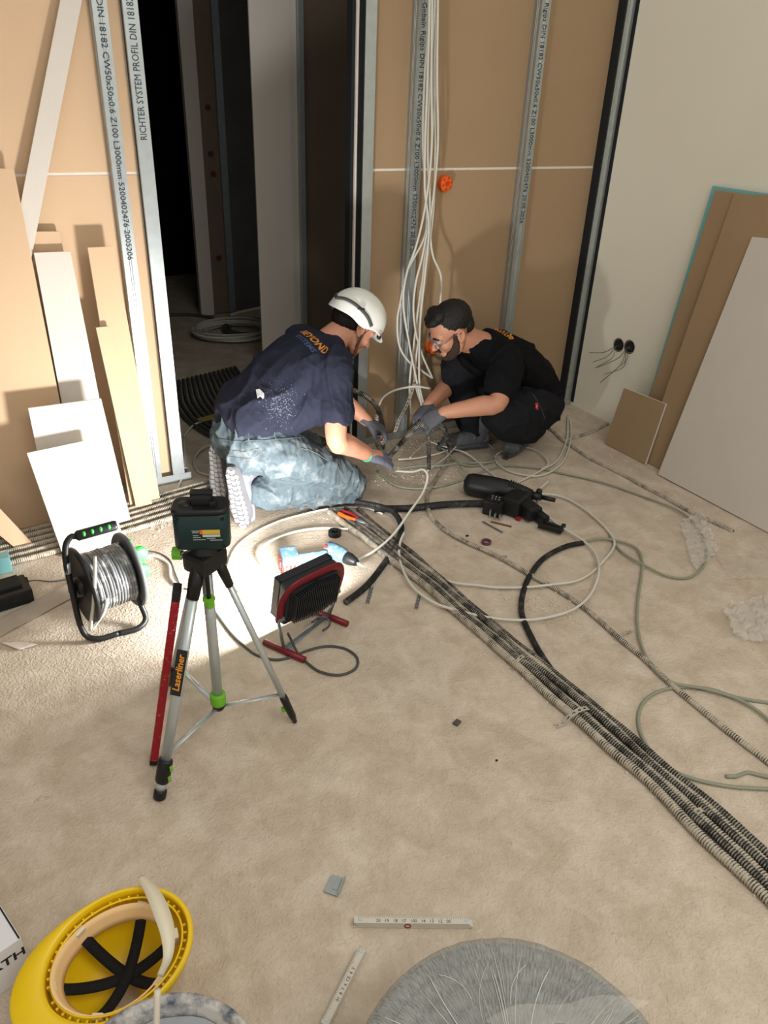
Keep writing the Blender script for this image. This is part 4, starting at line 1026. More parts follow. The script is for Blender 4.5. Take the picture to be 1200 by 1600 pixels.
# ---- white carton with lettering
B0 = G(50,1519,0); zt = PY(33,1465,B0.y).z; T0 = Vector((B0.x,B0.y,zt))
e1 = (G(0,1555,0)-B0); e1.z = 0; e1.normalize(); e2 = (G(0,1418,zt)-G(33,1463,zt)); e2.z = 0; e2.normalize()
e2 = (e2 - e1*e2.dot(e1)).normalized()
RB = Matrix((e1, e2, Vector((0,0,1)))).transposed()
cb = thing('carton', 'white cardboard carton with black lettering at the left frame edge beside the helmet', 'box', B0+e1*.11+e2*.07)
bm = BM(); box(bm, B0+e1*.11+e2*.08+Vector((0,0,zt/2)), (.22,.16,zt-.001), RB, bev=.0015); mkobj('body', bm, mat('white_carton', (222,222,226), .6, var=.03), cb)
nf = -e2
T = frame(B0+e1*.062+nf*.0006+Vector((0,0,zt*.66)), -e1, nf)
mkobj('lettering', text_mesh('W\u00dcRTH', .030, T, .0002, bold=.0006, sx=1.15), M['blackc'], cb)
bm = BM(); box(bm, B0+e1*.003+e2*.08+Vector((0,0,zt+.0002)), (.003,.158,.0008), RB); mkobj('dark_edge', bm, M['dark'], cb)

# ---- bucket with brush
BC = Vector((.035, .650, 0)); BZ = .215; BR = .160
bk = thing('bucket', 'plaster-smeared bucket at the bottom edge, in front of the yellow helmet', 'bucket', BC)
bm = BM(); lathe(bm, [(.0,.0),(BR-.035,.0),(BR-.004,BZ-.012),(BR+.002,BZ-.012),(BR+.003,BZ),(BR-.006,BZ+.002),(BR-.012,BZ-.010),(BR-.040,.006),(0,.006)], 56, Matrix.Translation(BC))
mkobj('shell', bm, mat('plaster_smeared_bucket', (70,82,100), .6, var=.3, vs=8, dust=.75, dcol=(206,200,192), ds=14, bump=.5, bs=30), bk, True)
bm = BM(); V = lathe(bm, [(.0,BZ-.045),(.06,BZ-.043),(.12,BZ-.046),(BR-.018,BZ-.034)], 40, Matrix.Translation(BC))
for v in bm.verts: v.co.z += .008*noise.noise((v.co.x*30,v.co.y*30,0))
mkobj('plaster_fill', bm, mat('wet_plaster', (150,156,160), .25, var=.3, vs=14, dust=.3, dcol=(220,216,208), ds=18), bk, True)
b1_ = PY(246,1546,.735); b2_ = Vector((.020,.640,BZ-.03))
br = thing('paint_brush', 'thin pale-handled brush standing in the bucket', 'brush', b2_)
bm = BM(); tube(bm, spline([b1_, b1_.lerp(b2_,.3), b1_.lerp(b2_,.55)], .01), [.0045]*100 if False else .0052, 10); mkobj('handle', bm, mat('pale_handle', (206,196,178), .5, var=.15), br, True)
bm = BM(); tube(bm, [b1_.lerp(b2_,.52), b1_.lerp(b2_,.58), b1_.lerp(b2_,.85), b2_], [.006,.014,.017,.010], 12); mkobj('ferrule', bm, mat('grey_blue_ferrule', (104,120,142), .45, .3, dust=.2), br, True)

# ---- coil of grey corrugated conduit wrapped in stretch film
CC = Vector((.488, .356, 0)); CR = .236; CT = .295
co = thing('wrapped_coil', 'round coil of grey corrugated conduit wrapped in stretch film at the bottom edge', 'conduit coil', CC)
gm = ridge_mat('grey_conduit', (84,88,88), (150,154,152), .55)
bm = BM()
for k in range(9):
    z = .0165 + k*.0325
    N_ = 520; P = [Vector((CC.x+CR*math.cos(2*PI*j/N_), CC.y+CR*math.sin(2*PI*j/N_), z)) for j in range(N_)]
    if k < 7: P = P[::4]
    tube(bm, P, .0160, 10, closed=True, ridge=.13)
for k in range(4):
    r = CR-.032*(k+1); N_ = 420; P = [Vector((CC.x+r*math.cos(2*PI*j/N_), CC.y+r*math.sin(2*PI*j/N_), .0165+8*.0325-.003*k)) for j in range(N_)]
    tube(bm, P, .0160, 8, closed=True, ridge=.13)
mkobj('conduit_winding', bm, gm, co, True)
fm = bpy.data.materials.new('radial_film'); fm.use_nodes = True; nt = fm.node_tree; Nn = nt.nodes; Ll = nt.links; bb = Nn['Principled BSDF']
bb.inputs['Roughness'].default_value = .22; bb.inputs['Specular IOR Level'].default_value = .7
tc = Nn.new('ShaderNodeTexCoord'); sx_ = Nn.new('ShaderNodeSeparateXYZ'); Ll.new(tc.outputs['Object'], sx_.inputs[0])
at_ = Nn.new('ShaderNodeMath'); at_.operation = 'ARCTAN2'; Ll.new(sx_.outputs[1], at_.inputs[0]); Ll.new(sx_.outputs[0], at_.inputs[1])
ln_ = Nn.new('ShaderNodeVectorMath'); ln_.operation = 'LENGTH'; Ll.new(tc.outputs['Object'], ln_.inputs[0])
cmb = Nn.new('ShaderNodeCombineXYZ'); Ll.new(at_.outputs[0], cmb.inputs[0])
ml = Nn.new('ShaderNodeMath'); ml.operation = 'MULTIPLY'; ml.inputs[1].default_value = .9; Ll.new(ln_.outputs['Value'], ml.inputs[0]); Ll.new(ml.outputs[0], cmb.inputs[1])
nn1 = Nn.new('ShaderNodeTexNoise'); nn1.inputs['Scale'].default_value = 58; nn1.inputs['Detail'].default_value = 9; nn1.inputs['Roughness'].default_value = .72; Ll.new(cmb.outputs[0], nn1.inputs['Vector'])
mr = Nn.new('ShaderNodeMapRange'); mr.inputs['From Min'].default_value = .44; mr.inputs['From Max'].default_value = .66; Ll.new(nn1.outputs['Fac'], mr.inputs['Value'])
mr2 = Nn.new('ShaderNodeMapRange'); mr2.inputs['To Min'].default_value = .42; mr2.inputs['To Max'].default_value = .80; Ll.new(mr.outputs[0], mr2.inputs['Value']); Ll.new(mr2.outputs[0], bb.inputs['Alpha'])
bb.inputs['Base Color'].default_value = lin((172,174,170))
bpn = Nn.new('ShaderNodeBump'); bpn.inputs['Strength'].default_value = .6; bpn.inputs['Distance'].default_value = .004; Ll.new(nn1.outputs['Fac'], bpn.inputs['Height']); Ll.new(bpn.outputs[0], bb.inputs['Normal'])
bm = BM(); prof = [(.0,-.020)]+[(r, -.020+.019*(r/.24)**1.5) for r in (.03,.06,.09,.12,.15,.18,.21,.235)]+[(.248,-.006),(.2545,-.022),(.2545,-.26)]
vs_ = lathe(bm, prof, 180)
for v in bm.verts:
    r = math.hypot(v.co.x, v.co.y); a = math.atan2(v.co.y, v.co.x); v.co.z += .0035*noise.noise((a*14, r*3, 0))*min(1, r/.08)
o = mkobj('film', bm, fm, None, True)
o.data.transform(Matrix.Translation(Vector((0,0,0))))
o.location = (CC.x, CC.y, CT+.012); z0 = min(v.co.z for v in o.data.vertices)
cc = Vector([(min(v.co[i] for v in o.data.vertices)+max(v.co[i] for v in o.data.vertices))/2 for i in range(3)])
o.data.transform(Matrix.Translation((-cc.x,-cc.y,-max(v.co.z for v in o.data.vertices))))
o.parent = co; o.matrix_parent_inverse = Matrix.Translation(-CC)
bm = BM(); lathe(bm, [(.0,.262),(.10,.262),(.215,.272)], 48, Matrix.Translation(CC)); mkobj('inner_wrap', bm, mat('grey_wrap', (150,154,152), .5, var=.2, vs=30), co, True)
bm = BM(); random.seed(12)
for k in range(80):
    a = random.uniform(0, 2*PI); a2 = a + random.gauss(0, .12); r0 = random.uniform(.03,.16); r1 = random.uniform(.19,.250)
    P = []
    for q in range(9):
        t = q/8; r = r0+(r1-r0)*t; aa = a+(a2-a)*t*t; P.append(CC+Vector((r*math.cos(aa), r*math.sin(aa), CT+.012-.020+.019*(min(r,.235)/.24)**1.5+.001)))
    tube(bm, P, random.choice((.0004,.0006,.0009)), 5)
mkobj('film_wrinkle_glints', bm, mat('film_crease_glint', (222,222,216), .3, alpha=.75), co, True)  # pale strands paint the bright streaks along the film creases
# loose film fold across the coil
bm = BM(); V = []
for i in range(30):
    u = i/29; p = G(760,1592,.305).lerp(G(1015,1566,.31), u); p = p + Vector((0,0,.006*math.sin(u*9)+.012*math.sin(PI*u))) ; 
    k = math.sin(PI*u)**.7*(1+.4*math.sin(u*11)); V.append([bm.verts.new(p+Vector((-.016*k, -.026*k, -.006))), bm.verts.new(p), bm.verts.new(p+Vector((.005,.012*k,-.004)))])
for A, B in zip(V, V[1:]):
    for k in (0,1): bm.faces.new((A[k],B[k],B[k+1],A[k+1]))
mkobj('film_fold', bm, film_mat('fold_film', .22), co, True)
# ============================================================= people
def cap_limb(bm, P, R, RA=None, lat=None, seg=16):
    """tapered limb with rounded ends"""
    P = [Vector(p) for p in P]; RA = RA or R
    t0 = (P[0]-P[1]).normalized(); t1 = (P[-1]-P[-2]).normalized()
    # resample smoothly
    n = len(P); Q = []; r1 = []; r2 = []
    for i in range(n-1):
        k = max(2, int((P[i+1]-P[i]).length/.02))
        for j in range(k):
            t = j/k; s = t*t*(3-2*t)
            Q.append(None); r1.append(R[i]*(1-s)+R[i+1]*s); r2.append(RA[i]*(1-s)+RA[i+1]*s)
            p0 = P[max(i-1,0)]; p3 = P[min(i+2,n-1)]; p1 = P[i]; p2 = P[i+1]
            m1 = (p2-p0)*.5 if i > 0 else (p2-p1); m2 = (p3-p1)*.5 if i < n-2 else (p2-p1)
            t2 = t*t; t3 = t2*t
            Q[-1] = p1*(2*t3-3*t2+1)+m1*(t3-2*t2+t)+p2*(-2*t3+3*t2)+m2*(t3-t2)
    Q.append(P[-1]); r1.append(R[-1]); r2.append(RA[-1])
    pre = []; post = []
    for a in (80, 60, 35):
        s, c = math.sin(math.radians(a)), math.cos(math.radians(a))
        m = min(R[0], RA[0]); pre.append((P[0]+t0*m*s, R[0]*c, RA[0]*c))
    for a in (35, 60, 80):
        s, c = math.sin(math.radians(a)), math.cos(math.radians(a))
        m = min(R[-1], RA[-1]); post.append((P[-1]+t1*m*s, R[-1]*c, RA[-1]*c))
    Q = [p[0] for p in pre]+Q+[p[0] for p in post]; r1 = [p[1] for p in pre]+r1+[p[1] for p in post]; r2 = [p[2] for p in pre]+r2+[p[2] for p in post]
    tube(bm, Q, r1, seg, ra=r2, lat=lat)
def organic(bm, voxel=.006, smooth=3, fn=None):
    me = bpy.data.meshes.new('t'); bmesh.ops.recalc_face_normals(bm, faces=bm.faces[:]); bm.to_mesh(me); bm.free()
    o = bpy.data.objects.new('t', me); COL.objects.link(o)
    md = o.modifiers.new('r', 'REMESH'); md.mode = 'VOXEL'; md.voxel_size = voxel; md.use_smooth_shade = True
    if smooth:
        s = o.modifiers.new('s', 'SMOOTH'); s.iterations = smooth; s.factor = .5
    dg = bpy.context.evaluated_depsgraph_get(); out = bpy.data.meshes.new_from_object(o.evaluated_get(dg))
    bpy.data.objects.remove(o); bpy.data.meshes.remove(me)
    if fn:
        nr = [v.normal.copy() for v in out.vertices]
        for v, n in zip(out.vertices, nr): v.co = v.co + n*fn(v.co, n)
    out.update(); return out
def bvh(me):
    bm = BM(); bm.from_mesh(me); b = BVHTree.FromBMesh(bm); bm.free(); return b
def hit(b, px, py, off=0):
    r = ray(px, py).normalized(); l, n, i, d = b.ray_cast(EYE, r)
    if l is None: 
        l, n, i, d = b.find_nearest(EYE + r*3.2)
    return l + n*off, n
def ridged(v, s): return 1-abs(noise.noise(v)*2)
def wrinkle(axis, amp, freq, stretch=.35, seed=0):
    ax_ = Vector(axis).normalized()
    def f(co, n):
        a = ax_*co.dot(ax_); q = (co-a) + a*stretch
        q = q*freq + Vector((seed, seed*2, 0)) + Vector((noise.noise(co*4+Vector((seed,0,0))),noise.noise(co*4+Vector((0,seed,5))),0))*.8
        k = max(0, 1-abs(noise.noise(q))*3.2); return amp*(k*k*1.25 - .35 + .55*noise.noise(q*2.1))
    return f
def head_chains(bm, T):
    """x forward, y left, z up; origin mid-skull at eye level"""
    tmp = BM()
    sph(tmp, (-.012,0,.030), (.098,.077,.086), 28)
    sph(tmp, (.028,0,-.022), (.062,.062,.078), 24)
    sph(tmp, (.058,0,.012), (.038,.056,.028), 20)     # brow
    sph(tmp, (.052,.030,-.034), (.030,.030,.028), 16); sph(tmp, (.052,-.030,-.034), (.030,.030,.028), 16)  # cheeks
    sph(tmp, (.062,0,-.092), (.028,.030,.024), 16)    # chin
    for s in (-1,1): cap_limb(tmp, [(-.008,s*.058,-.045),(.018,s*.052,-.082),(.062,s*.018,-.098)], [.018,.017,.016], seg=12)
    cap_limb(tmp, [(.083,0,-.004),(.100,0,-.026),(.108,0,-.040)], [.008,.010,.0125], seg=12)   # nose
    for s in (-1,1): sph(tmp, (.098,s*.010,-.042), (.010,.008,.008), 12)
    sph(tmp, (.084,0,-.066), (.013,.024,.0065), 14); sph(tmp, (.082,0,-.077), (.013,.021,.0065), 14) # lips
    for s in (-1,1):
        ce = Vector((-.012, s*.079, -.012)); RR = Matrix.Rotation(s*.35, 3, 'Z') @ Matrix.Rotation(-.15, 3, 'Y')
        sph(tmp, ce, (.019,.006,.032), 16, rot=RR)
        cap_limb(tmp, [ce+RR@Vector((.012,s*.004,.014)), ce+RR@Vector((0,s*.010,.031)), ce+RR@Vector((-.018,s*.010,.016)), ce+RR@Vector((-.014,s*.008,-.012)), ce+RR@Vector((.004,s*.004,-.028))], [.0045]*5, seg=8)
    bmesh.ops.transform(tmp, matrix=T, verts=tmp.verts[:])
    me = bpy.data.meshes.new('h'); tmp.to_mesh(me); tmp.free(); bm.from_mesh(me); bpy.data.meshes.remove(me)
def hand_chains(bm, T, curls=(.5,.55,.6,.65), thumb=.3, k=1.0, left=False, fat=0.0):
    """origin wrist; x to fingers; z back of hand; y thumb side"""
    tmp = BM(); s = 1
    cap_limb(tmp, [(-.02,0,0),(.02,0,0),(.055,.002,0),(.088,0,-.001)], [.026+fat,.033+fat,.041+fat,.040+fat], [.019+fat,.019+fat,.016+fat,.012+fat], lat=Vector((0,1,0)), seg=20)
    ys = (.031,.0105,-.0105,-.030); Ls = (.072,.080,.074,.058)
    for i in range(4):
        c = curls[i]; p = Vector((.084-.004*abs(i-1), ys[i], -.001)); d = Vector((1, ys[i]*4.0, 0)).normalized(); P = [p-d*.02, p]; ang = 0
        for q, f in enumerate((.46,.30,.24)):
            ang += c*(.7,1.0,.8)[q]
            dd = Vector((d.x*math.cos(ang), d.y*math.cos(ang), -math.sin(ang))); p = p + dd*Ls[i]*f; P.append(p)
        cap_limb(tmp, P, [.0092+fat,.0092+fat,.0088+fat,.0080+fat,.0068+fat], seg=12)
    th = [Vector((.012,.020,-.004)), Vector((.036,.040,-.012)), Vector((.060,.052-.01*thumb,-.022-.012*thumb)), Vector((.084,.054-.028*thumb,-.034-.02*thumb))]
    cap_limb(tmp, th, [.014+fat,.0125+fat,.0105+fat,.008+fat], seg=12)
    if left: bmesh.ops.transform(tmp, matrix=Matrix.Diagonal((1,-1,1,1)), verts=tmp.verts[:])
    bmesh.ops.transform(tmp, matrix=T @ Matrix.Diagonal((k,k,k,1)), verts=tmp.verts[:])
    me = bpy.data.meshes.new('h'); tmp.to_mesh(me); tmp.free(); bm.from_mesh(me); bpy.data.meshes.remove(me)
def boot(parent, T, m_up, m_sole, L=.29, tread=True, m_lace=None, shaft=.09):
    """x heel->toe, z up, origin under the heel on the sole plane"""
    bm = BM()
    cap_limb(bm, [(.035,0,.055),(.10,0,.055),(.17,.0,.048),(.235,.004,.040),(L-.035,.004,.036)], [.036,.036,.043,.046,.036], [.040,.045,.040,.030,.024], lat=Vector((0,1,0)))
    cap_limb(bm, [(.055,0,.05),(.052,0,.10),(.045,0,.10+shaft*.6)], [.037,.040,.045], [.046,.046,.050], lat=Vector((0,1,0)))
    bmesh.ops.transform(bm, matrix=T, verts=bm.verts[:])
    up = mkobj('boot_upper', organic(bm, .006, 3, wrinkle((0,0,1), .0022, 30)), m_up, parent, True)
    bm = BM(); out = []
    for i in range(40):
        a = 2*PI*i/40; x = L/2-.004+math.cos(a)*(L/2+.004); f = (x/L)
        w = .037+.012*math.exp(-((f-.70)/.22)**2)-.003*math.exp(-((f-.38)/.12)**2); sy = math.sin(a); y = w*(abs(sy)**.62)*(1 if sy > 0 else -1)
        out.append((x, y))
    prism(bm, [Vector((x,y,.006)) for x,y in out], Vector((0,0,.026)))
    bmesh.ops.transform(bm, matrix=T, verts=bm.verts[:]); so = mkobj('sole', bm, M['solein'] if m_sole is M['soleg'] else m_sole, up)
    if tread:
        bm = BM()
        for ix in range(13):
            x = .012+ix*.022
            for iy in range(3):
                f = x/L; w = .037+.012*math.exp(-((f-.70)/.22)**2)-.003
                if x < .02 or x > L-.02: w *= .55
                y = (iy-1)*w*.64; 
                box(bm, (x+(.006 if iy == 1 else 0), y*.93, .0050), (.0175, w*.50, .003), Matrix.Rotation((.35 if iy == 0 else -.35 if iy == 2 else 0),3,'Z'), bev=.0015)
        bmesh.ops.transform(bm, matrix=T, verts=bm.verts[:]); mkobj('tread', bm, m_sole, so)
    if m_lace:
        bm = BM()
        for k in range(5):
            x = .095+k*.019; z = .104-k*.012
            tube(bm, [Vector((x-.008,-.024,z-.006)), Vector((x,0,z+.004)), Vector((x+.008,.024,z-.006))], .0022, 6)
            tube(bm, [Vector((x+.008,-.024,z-.010)), Vector((x,0,z+.005)), Vector((x-.008,.024,z-.002))], .0022, 6)
        bmesh.ops.transform(bm, matrix=T, verts=bm.verts[:]); mkobj('laces', bm, m_lace, up, True)
    return up
def seam(b, pix, r, name, m, parent, off=.001, closed=False):
    P = [hit(b, x, y, off)[0] for x, y in pix]; Q = spline(P, .008, closed)
    Q2 = []
    for q in Q:
        l, n, i, d = b.find_nearest(q); Q2.append(l + n*off)
    bm = BM(); tube(bm, Q2, r, 6, closed=closed); return mkobj(name, bm, m, parent, True)
def text_on(b, s, size, c, xd, ud, m, parent, name='back_print', bold=.0004, sx=1):
    """print lettering on a curved cloth surface"""
    xd = Vector(xd).normalized(); ud = Vector(ud); ud = (ud-xd*ud.dot(xd)).normalized(); nn = xd.cross(ud)
    me = text_mesh(s, size, Matrix(), 0, bold=bold, sx=sx); bm = BM(); bm.from_mesh(me)
    bmesh.ops.triangulate(bm, faces=bm.faces[:])
    for _ in range(2):
        es = [e for e in bm.edges if e.calc_length() > .008]
        if es: bmesh.ops.subdivide_edges(bm, edges=es, cuts=1)
        bmesh.ops.triangulate(bm, faces=bm.faces[:])
    for v in bm.verts:
        p = Vector(c) + xd*v.co.x + ud*v.co.y
        l, n, i, d = b.ray_cast(p + nn*.12, -nn)
        if l is None: l, n, i, d = b.find_nearest(p)
        v.co = l + n*.0016
    return mkobj(name, bm, m, parent)
M['skin'] = mat('skin', (206,148,122), .5, var=.07, vs=25, spec=.4)
M['skin2'] = mat('tanned_skin', (190,136,110), .5, var=.07, vs=25, spec=.4)
for k in ('skin','skin2'):
    b = M[k].node_tree.nodes['Principled BSDF']; b.inputs['Subsurface Weight'].default_value = .12; b.inputs['Subsurface Radius'].default_value = (.02,.008,.004)
M['hair'] = mat('dark_hair', (16,13,12), .6, var=.4, vs=90, bump=.8, bs=160)
M['beard'] = mat('dark_beard', (58,42,34), .75, var=.4, vs=140, bump=.9, bs=240)
M['navy'] = mat('navy_shirt', (42,44,58), .9, var=.10, vs=9, dust=.12, dcol=(84,86,100), ds=12, bump=.2, bs=300, spec=.1)
M['blk'] = mat('black_shirt', (19,19,22), .9, var=.15, vs=9, bump=.2, bs=300, spec=.12)
M['jean'] = mat('dusty_work_trousers', (84,96,102), .9, var=.25, vs=9, dust=.52, dcol=(132,140,144), ds=10, bump=.25, bs=260, spec=.1)
M['blkp'] = mat('black_work_trousers', (30,31,35), .9, var=.2, vs=8, dust=.15, dcol=(74,74,76), ds=9, bump=.25, bs=240, spec=.12)
M['glove'] = mat('grey_work_glove', (112,114,132), .75, var=.08, vs=30, bump=.25, bs=300)
M['gloved'] = mat('dark_grey_work_glove', (84,85,92), .75, var=.1, vs=30, bump=.25, bs=300)
M['bootg'] = mat('dusty_grey_boot', (128,130,136), .8, var=.2, vs=18, dust=.45, dcol=(176,176,176), bump=.4, bs=60)
M['bootd'] = mat('dark_grey_boot', (78,80,84), .8, var=.2, vs=18, dust=.4, dcol=(140,136,128))
M['soleg'] = mat('dusty_sole', (160,160,162), .85, var=.12, vs=30); M['solein'] = mat('sole_grooves', (104,104,108), .9)
M['soled'] = mat('dark_sole', (70,70,72), .85, var=.2, vs=30, dust=.3)
M['helw'] = mat('white_helmet_plastic', (226,228,222), .3, var=.03, spec=.5)
M['strapg'] = mat('grey_webbing', (74,76,78), .85, var=.1)

# ------------------------------------------------------------- kneeling man
LAT = Vector((.04,-1,0)).normalized()
man = thing('person', 'person in white helmet, navy shirt and dusty blue work trousers kneeling with back to us', 'person', (1.1,2.72,0))
H1 = frame((1.480,2.765,.725), (.74,.02,-.62), (.62,0,.78))
body = BM()
head_chains(body, H1)
cap_limb(body, [(.97,2.74,.36),(1.08,2.74,.46),(1.20,2.75,.555),(1.30,2.76,.62),(1.365,2.76,.66)], [.150,.135,.150,.145,.07], [.10,.09,.105,.085,.06], lat=LAT)
cap_limb(body, [(1.35,2.76,.655),(1.40,2.762,.69),(1.455,2.765,.71)], [.064,.058,.056])
sR, eR, wR = Vector((1.300,2.585,.615)), Vector((1.252,2.475,.362)), Vector((1.452,2.560,.222))
cap_limb(body, [(1.32,2.66,.63), sR, sR.lerp(eR,.45), eR, eR.lerp(wR,.25), eR.lerp(wR,.7), wR, wR.lerp(Vector((1.54,2.60,.18)),.6)], [.055,.056,.049,.043,.045,.036,.028,.026])
sL, eL, wL = Vector((1.305,2.935,.615)), Vector((1.45,2.99,.40)), Vector((1.60,2.86,.24))
cap_limb(body, [(1.32,2.87,.63), sL, sL.lerp(eL,.45), eL, eL.lerp(wL,.25), eL.lerp(wL,.7), wL], [.055,.056,.049,.043,.045,.036,.028])
for s, kn_, an_ in ((-.095,Vector((1.365,2.60,.075)),Vector((.955,2.61,.125))),(.095,Vector((1.33,2.91,.075)),Vector((.94,2.84,.125)))):
    hp_ = Vector((.99,2.74+s,.33)); cap_limb(body, [hp_, hp_.lerp(kn_,.5), kn_], [.09,.075,.055]); cap_limb(body, [kn_, kn_.lerp(an_,.4), an_], [.055,.052,.036])
# hands inside the gloves, as part of the body
HR1 = frame(wR, (Vector((1.632,2.625,.125))-wR), (-.1,-.45,.9)); HL1 = frame(wL, (.75,-.30,-.45), (.3,-.2,.9))
hand_chains(body, HR1, (.03,.07,.10,.16), .2, 1.10); hand_chains(body, HL1, (.7,.75,.8,.85), .9, .97, left=True)
mkobj('body', organic(body, .0048, 3), M['skin'], man, True)
# trousers
bm = BM()
cap_limb(bm, [(.955,2.74,.345),(1.0,2.74,.385),(1.045,2.74,.43)], [.172,.168,.160], [.108,.112,.110], lat=LAT)
for s in (-1,1): cap_limb(bm, [(.955,2.74+s*.080,.285),(1.0,2.74+s*.088,.30)], [.100,.106])
kR, aR = Vector((1.372,2.600,.088)), Vector((.985,2.605,.120)); kL, aL = Vector((1.33,2.92,.088)), Vector((.97,2.845,.120))
cap_limb(bm, [(.99,2.645,.315), (1.16,2.61,.225), (1.30,2.60,.14), kR], [.112,.104,.092,.080], [.108,.098,.086,.076])
cap_limb(bm, [(.99,2.835,.315), (1.16,2.88,.225), (1.30,2.915,.14), kL], [.112,.104,.092,.080], [.108,.098,.086,.076])
cap_limb(bm, [kR-Vector((0,0,.004)), kR.lerp(aR,.4)-Vector((0,0,.006)), kR.lerp(aR,.8), aR], [.082,.080,.070,.066])
cap_limb(bm, [kL-Vector((0,0,.004)), kL.lerp(aL,.4)-Vector((0,0,.006)), kL.lerp(aL,.8), aL], [.082,.080,.070,.066])
w1 = wrinkle((.3,1,.4), .0105, 13, .25, 3); w2 = wrinkle((.2,1,.9), .004, 32, .25, 8)
def fz(co, n):
    v = w1(co, n)+w2(co, n)
    if co.z < .02: v = min(v, 0)
    return v
pm = organic(bm, .0062, 2, fz)
for v in pm.vertices:
    if v.co.z < .003: v.co.z = .003
trou = mkobj('trousers', pm, M['jean'], man, True); bt = bvh(pm)
# shirt
bm = BM()
cap_limb(bm, [(.985,2.74,.415),(1.06,2.742,.475),(1.15,2.745,.545),(1.24,2.755,.60),(1.315,2.76,.635),(1.355,2.76,.655)], [.188,.176,.178,.182,.165,.09], [.118,.122,.128,.120,.092,.065], lat=LAT)
cap_limb(bm, [(1.31,2.68,.625), sR+Vector((0,0,.004)), sR.lerp(eR,.35), sR.lerp(eR,.60)], [.080,.074,.070,.072])
cap_limb(bm, [(1.31,2.85,.625), sL+Vector((0,0,.004)), sL.lerp(eL,.35), sL.lerp(eL,.60)], [.080,.074,.070,.072])
# loose cloth hanging at the belly side
cap_limb(bm, [(1.07,2.66,.40),(1.20,2.63,.47),(1.27,2.62,.52)], [.08,.10,.09], [.09,.10,.09])
s1 = wrinkle((.5,.5,.62), .012, 8, .3, 11); s2 = wrinkle((.3,1,.3), .003, 22, .5, 4)
shm = organic(bm, .0062, 3, lambda c, n: (s1(c, n)+s2(c, n))*(.08+.92*min(1, max(0, (1.20-c.x)/.2)) if abs(c.y-2.76) < .14 else .8))
shirt = mkobj('shirt', shm, M['navy'], man, True); bs_ = bvh(shm)
org = mat('orange_print', (216,140,52), .7); blu = mat('blue_print', (70,92,132), .7)
cB, nB = hit(bs_, 490, 531); cS, nS = hit(bs_, 470, 531)
text_on(bs_, 'BEYOND', .040, cB, (.03,-1,-.08), (1,0,.5), org, shirt, bold=.0012, sx=1.25)
text_on(bs_, 'SYSTEMS', .028, cB+Vector((-.034,0,-.012)), (.03,-1,-.08), (1,0,.5), blu, shirt, bold=.0005, sx=1.2)
l, n = hit(bs_, 406, 618, .0015)
bm = BM(); P = [hit(bs_, x, y, .0018)[0] for x, y in ((400,609),(406,608),(413,615),(413,622),(405,629),(402,622))]
c = sum(P, Vector())/len(P); cv = bm.verts.new(c); vs_ = [bm.verts.new(p) for p in P]
for i in range(len(vs_)): bm.faces.new((cv, vs_[i], vs_[(i+1)%len(vs_)]))
mkobj('white_patch', bm, mat('white_tag', (225,225,228), .7), shirt)
# chalky smears on the lower back (one thin shell of small flecks lying on the cloth)
bm = BM(); random.seed(3)
for k in range(420):
    px = random.gauss(438, 14); py = random.gauss(632, 17)
    l, n = hit(bs_, px, py, .0012); r = random.uniform(.0005,.0022)
    q = n.to_track_quat('Z','Y').to_matrix()
    vs2 = [bm.verts.new(l + q @ Vector((r*math.cos(a)*random.uniform(.5,1.3), r*math.sin(a)*random.uniform(.5,1.3), 0))) for a in (0,1,2,3,4,5)]
    bm.faces.new(vs2)
mkobj('plaster_smears', bm, mat('chalk', (112,115,130), .95), shirt)
# waistband, loops, pocket stitching
seam(bt, [(338,682),(365,689),(400,688),(440,686),(470,684)], .0016, 'waist_seam', M['jean'], trou, .001)
st_ = mat('stitching', (112,112,108), .8)
seam(bt, [(352,700),(380,706),(404,702),(402,712),(378,716),(354,710)], .0013, 'back_pocket', st_, trou, .001, True)
seam(bt, [(470,700),(500,712),(530,735),(540,760)], .0012, 'side_seam', st_, trou)
seam(bt, [(400,770),(450,790),(500,790),(540,783)], .0012, 'hem_seam', st_, trou)
for x, y in ((388,680),(430,678)):
    seam(bt, [(x,y-8),(x+1,y+8)], .003, 'belt_loop', M['jean'], trou, .002)
# gloves
def glove(par, T, curls, thumb, m, left, k=1.0, cuff=None, lab=None):
    bm = BM(); hand_chains(bm, T, curls, thumb, k, left, fat=.0012)
    g = mkobj('glove', organic(bm, .0034, 2, wrinkle((0,0,1), .0008, 60)), m, par, True)
    if cuff is not None:
        bm = BM(); ring = [T @ (Vector((-.026,.031*math.cos(a),.024*math.sin(a)))*k) for a in [2*PI*i/24 for i in range(24)]]
        tube(bm, ring, .0035, 8, closed=True); mkobj('cuff', bm, cuff, g, True)
    return g
glove(man, HR1, (.03,.07,.10,.16), .2, M['glove'], False, 1.13, mat('green_cuff', (58,176,140), .7))
glove(man, HL1, (.7,.75,.8,.85), .9, M['gloved'], True)
# boots
boot(man, frame((.850,2.600,.262), (.10,-.10,-.95), (.80,.58,.05)), M['bootg'], M['soleg'], .265, True, M['soleg'])
boot(man, frame((.858,2.825,.262), (.02,-.02,-.95), (.86,.48,.05)), M['bootg'], M['soleg'], .265, True)
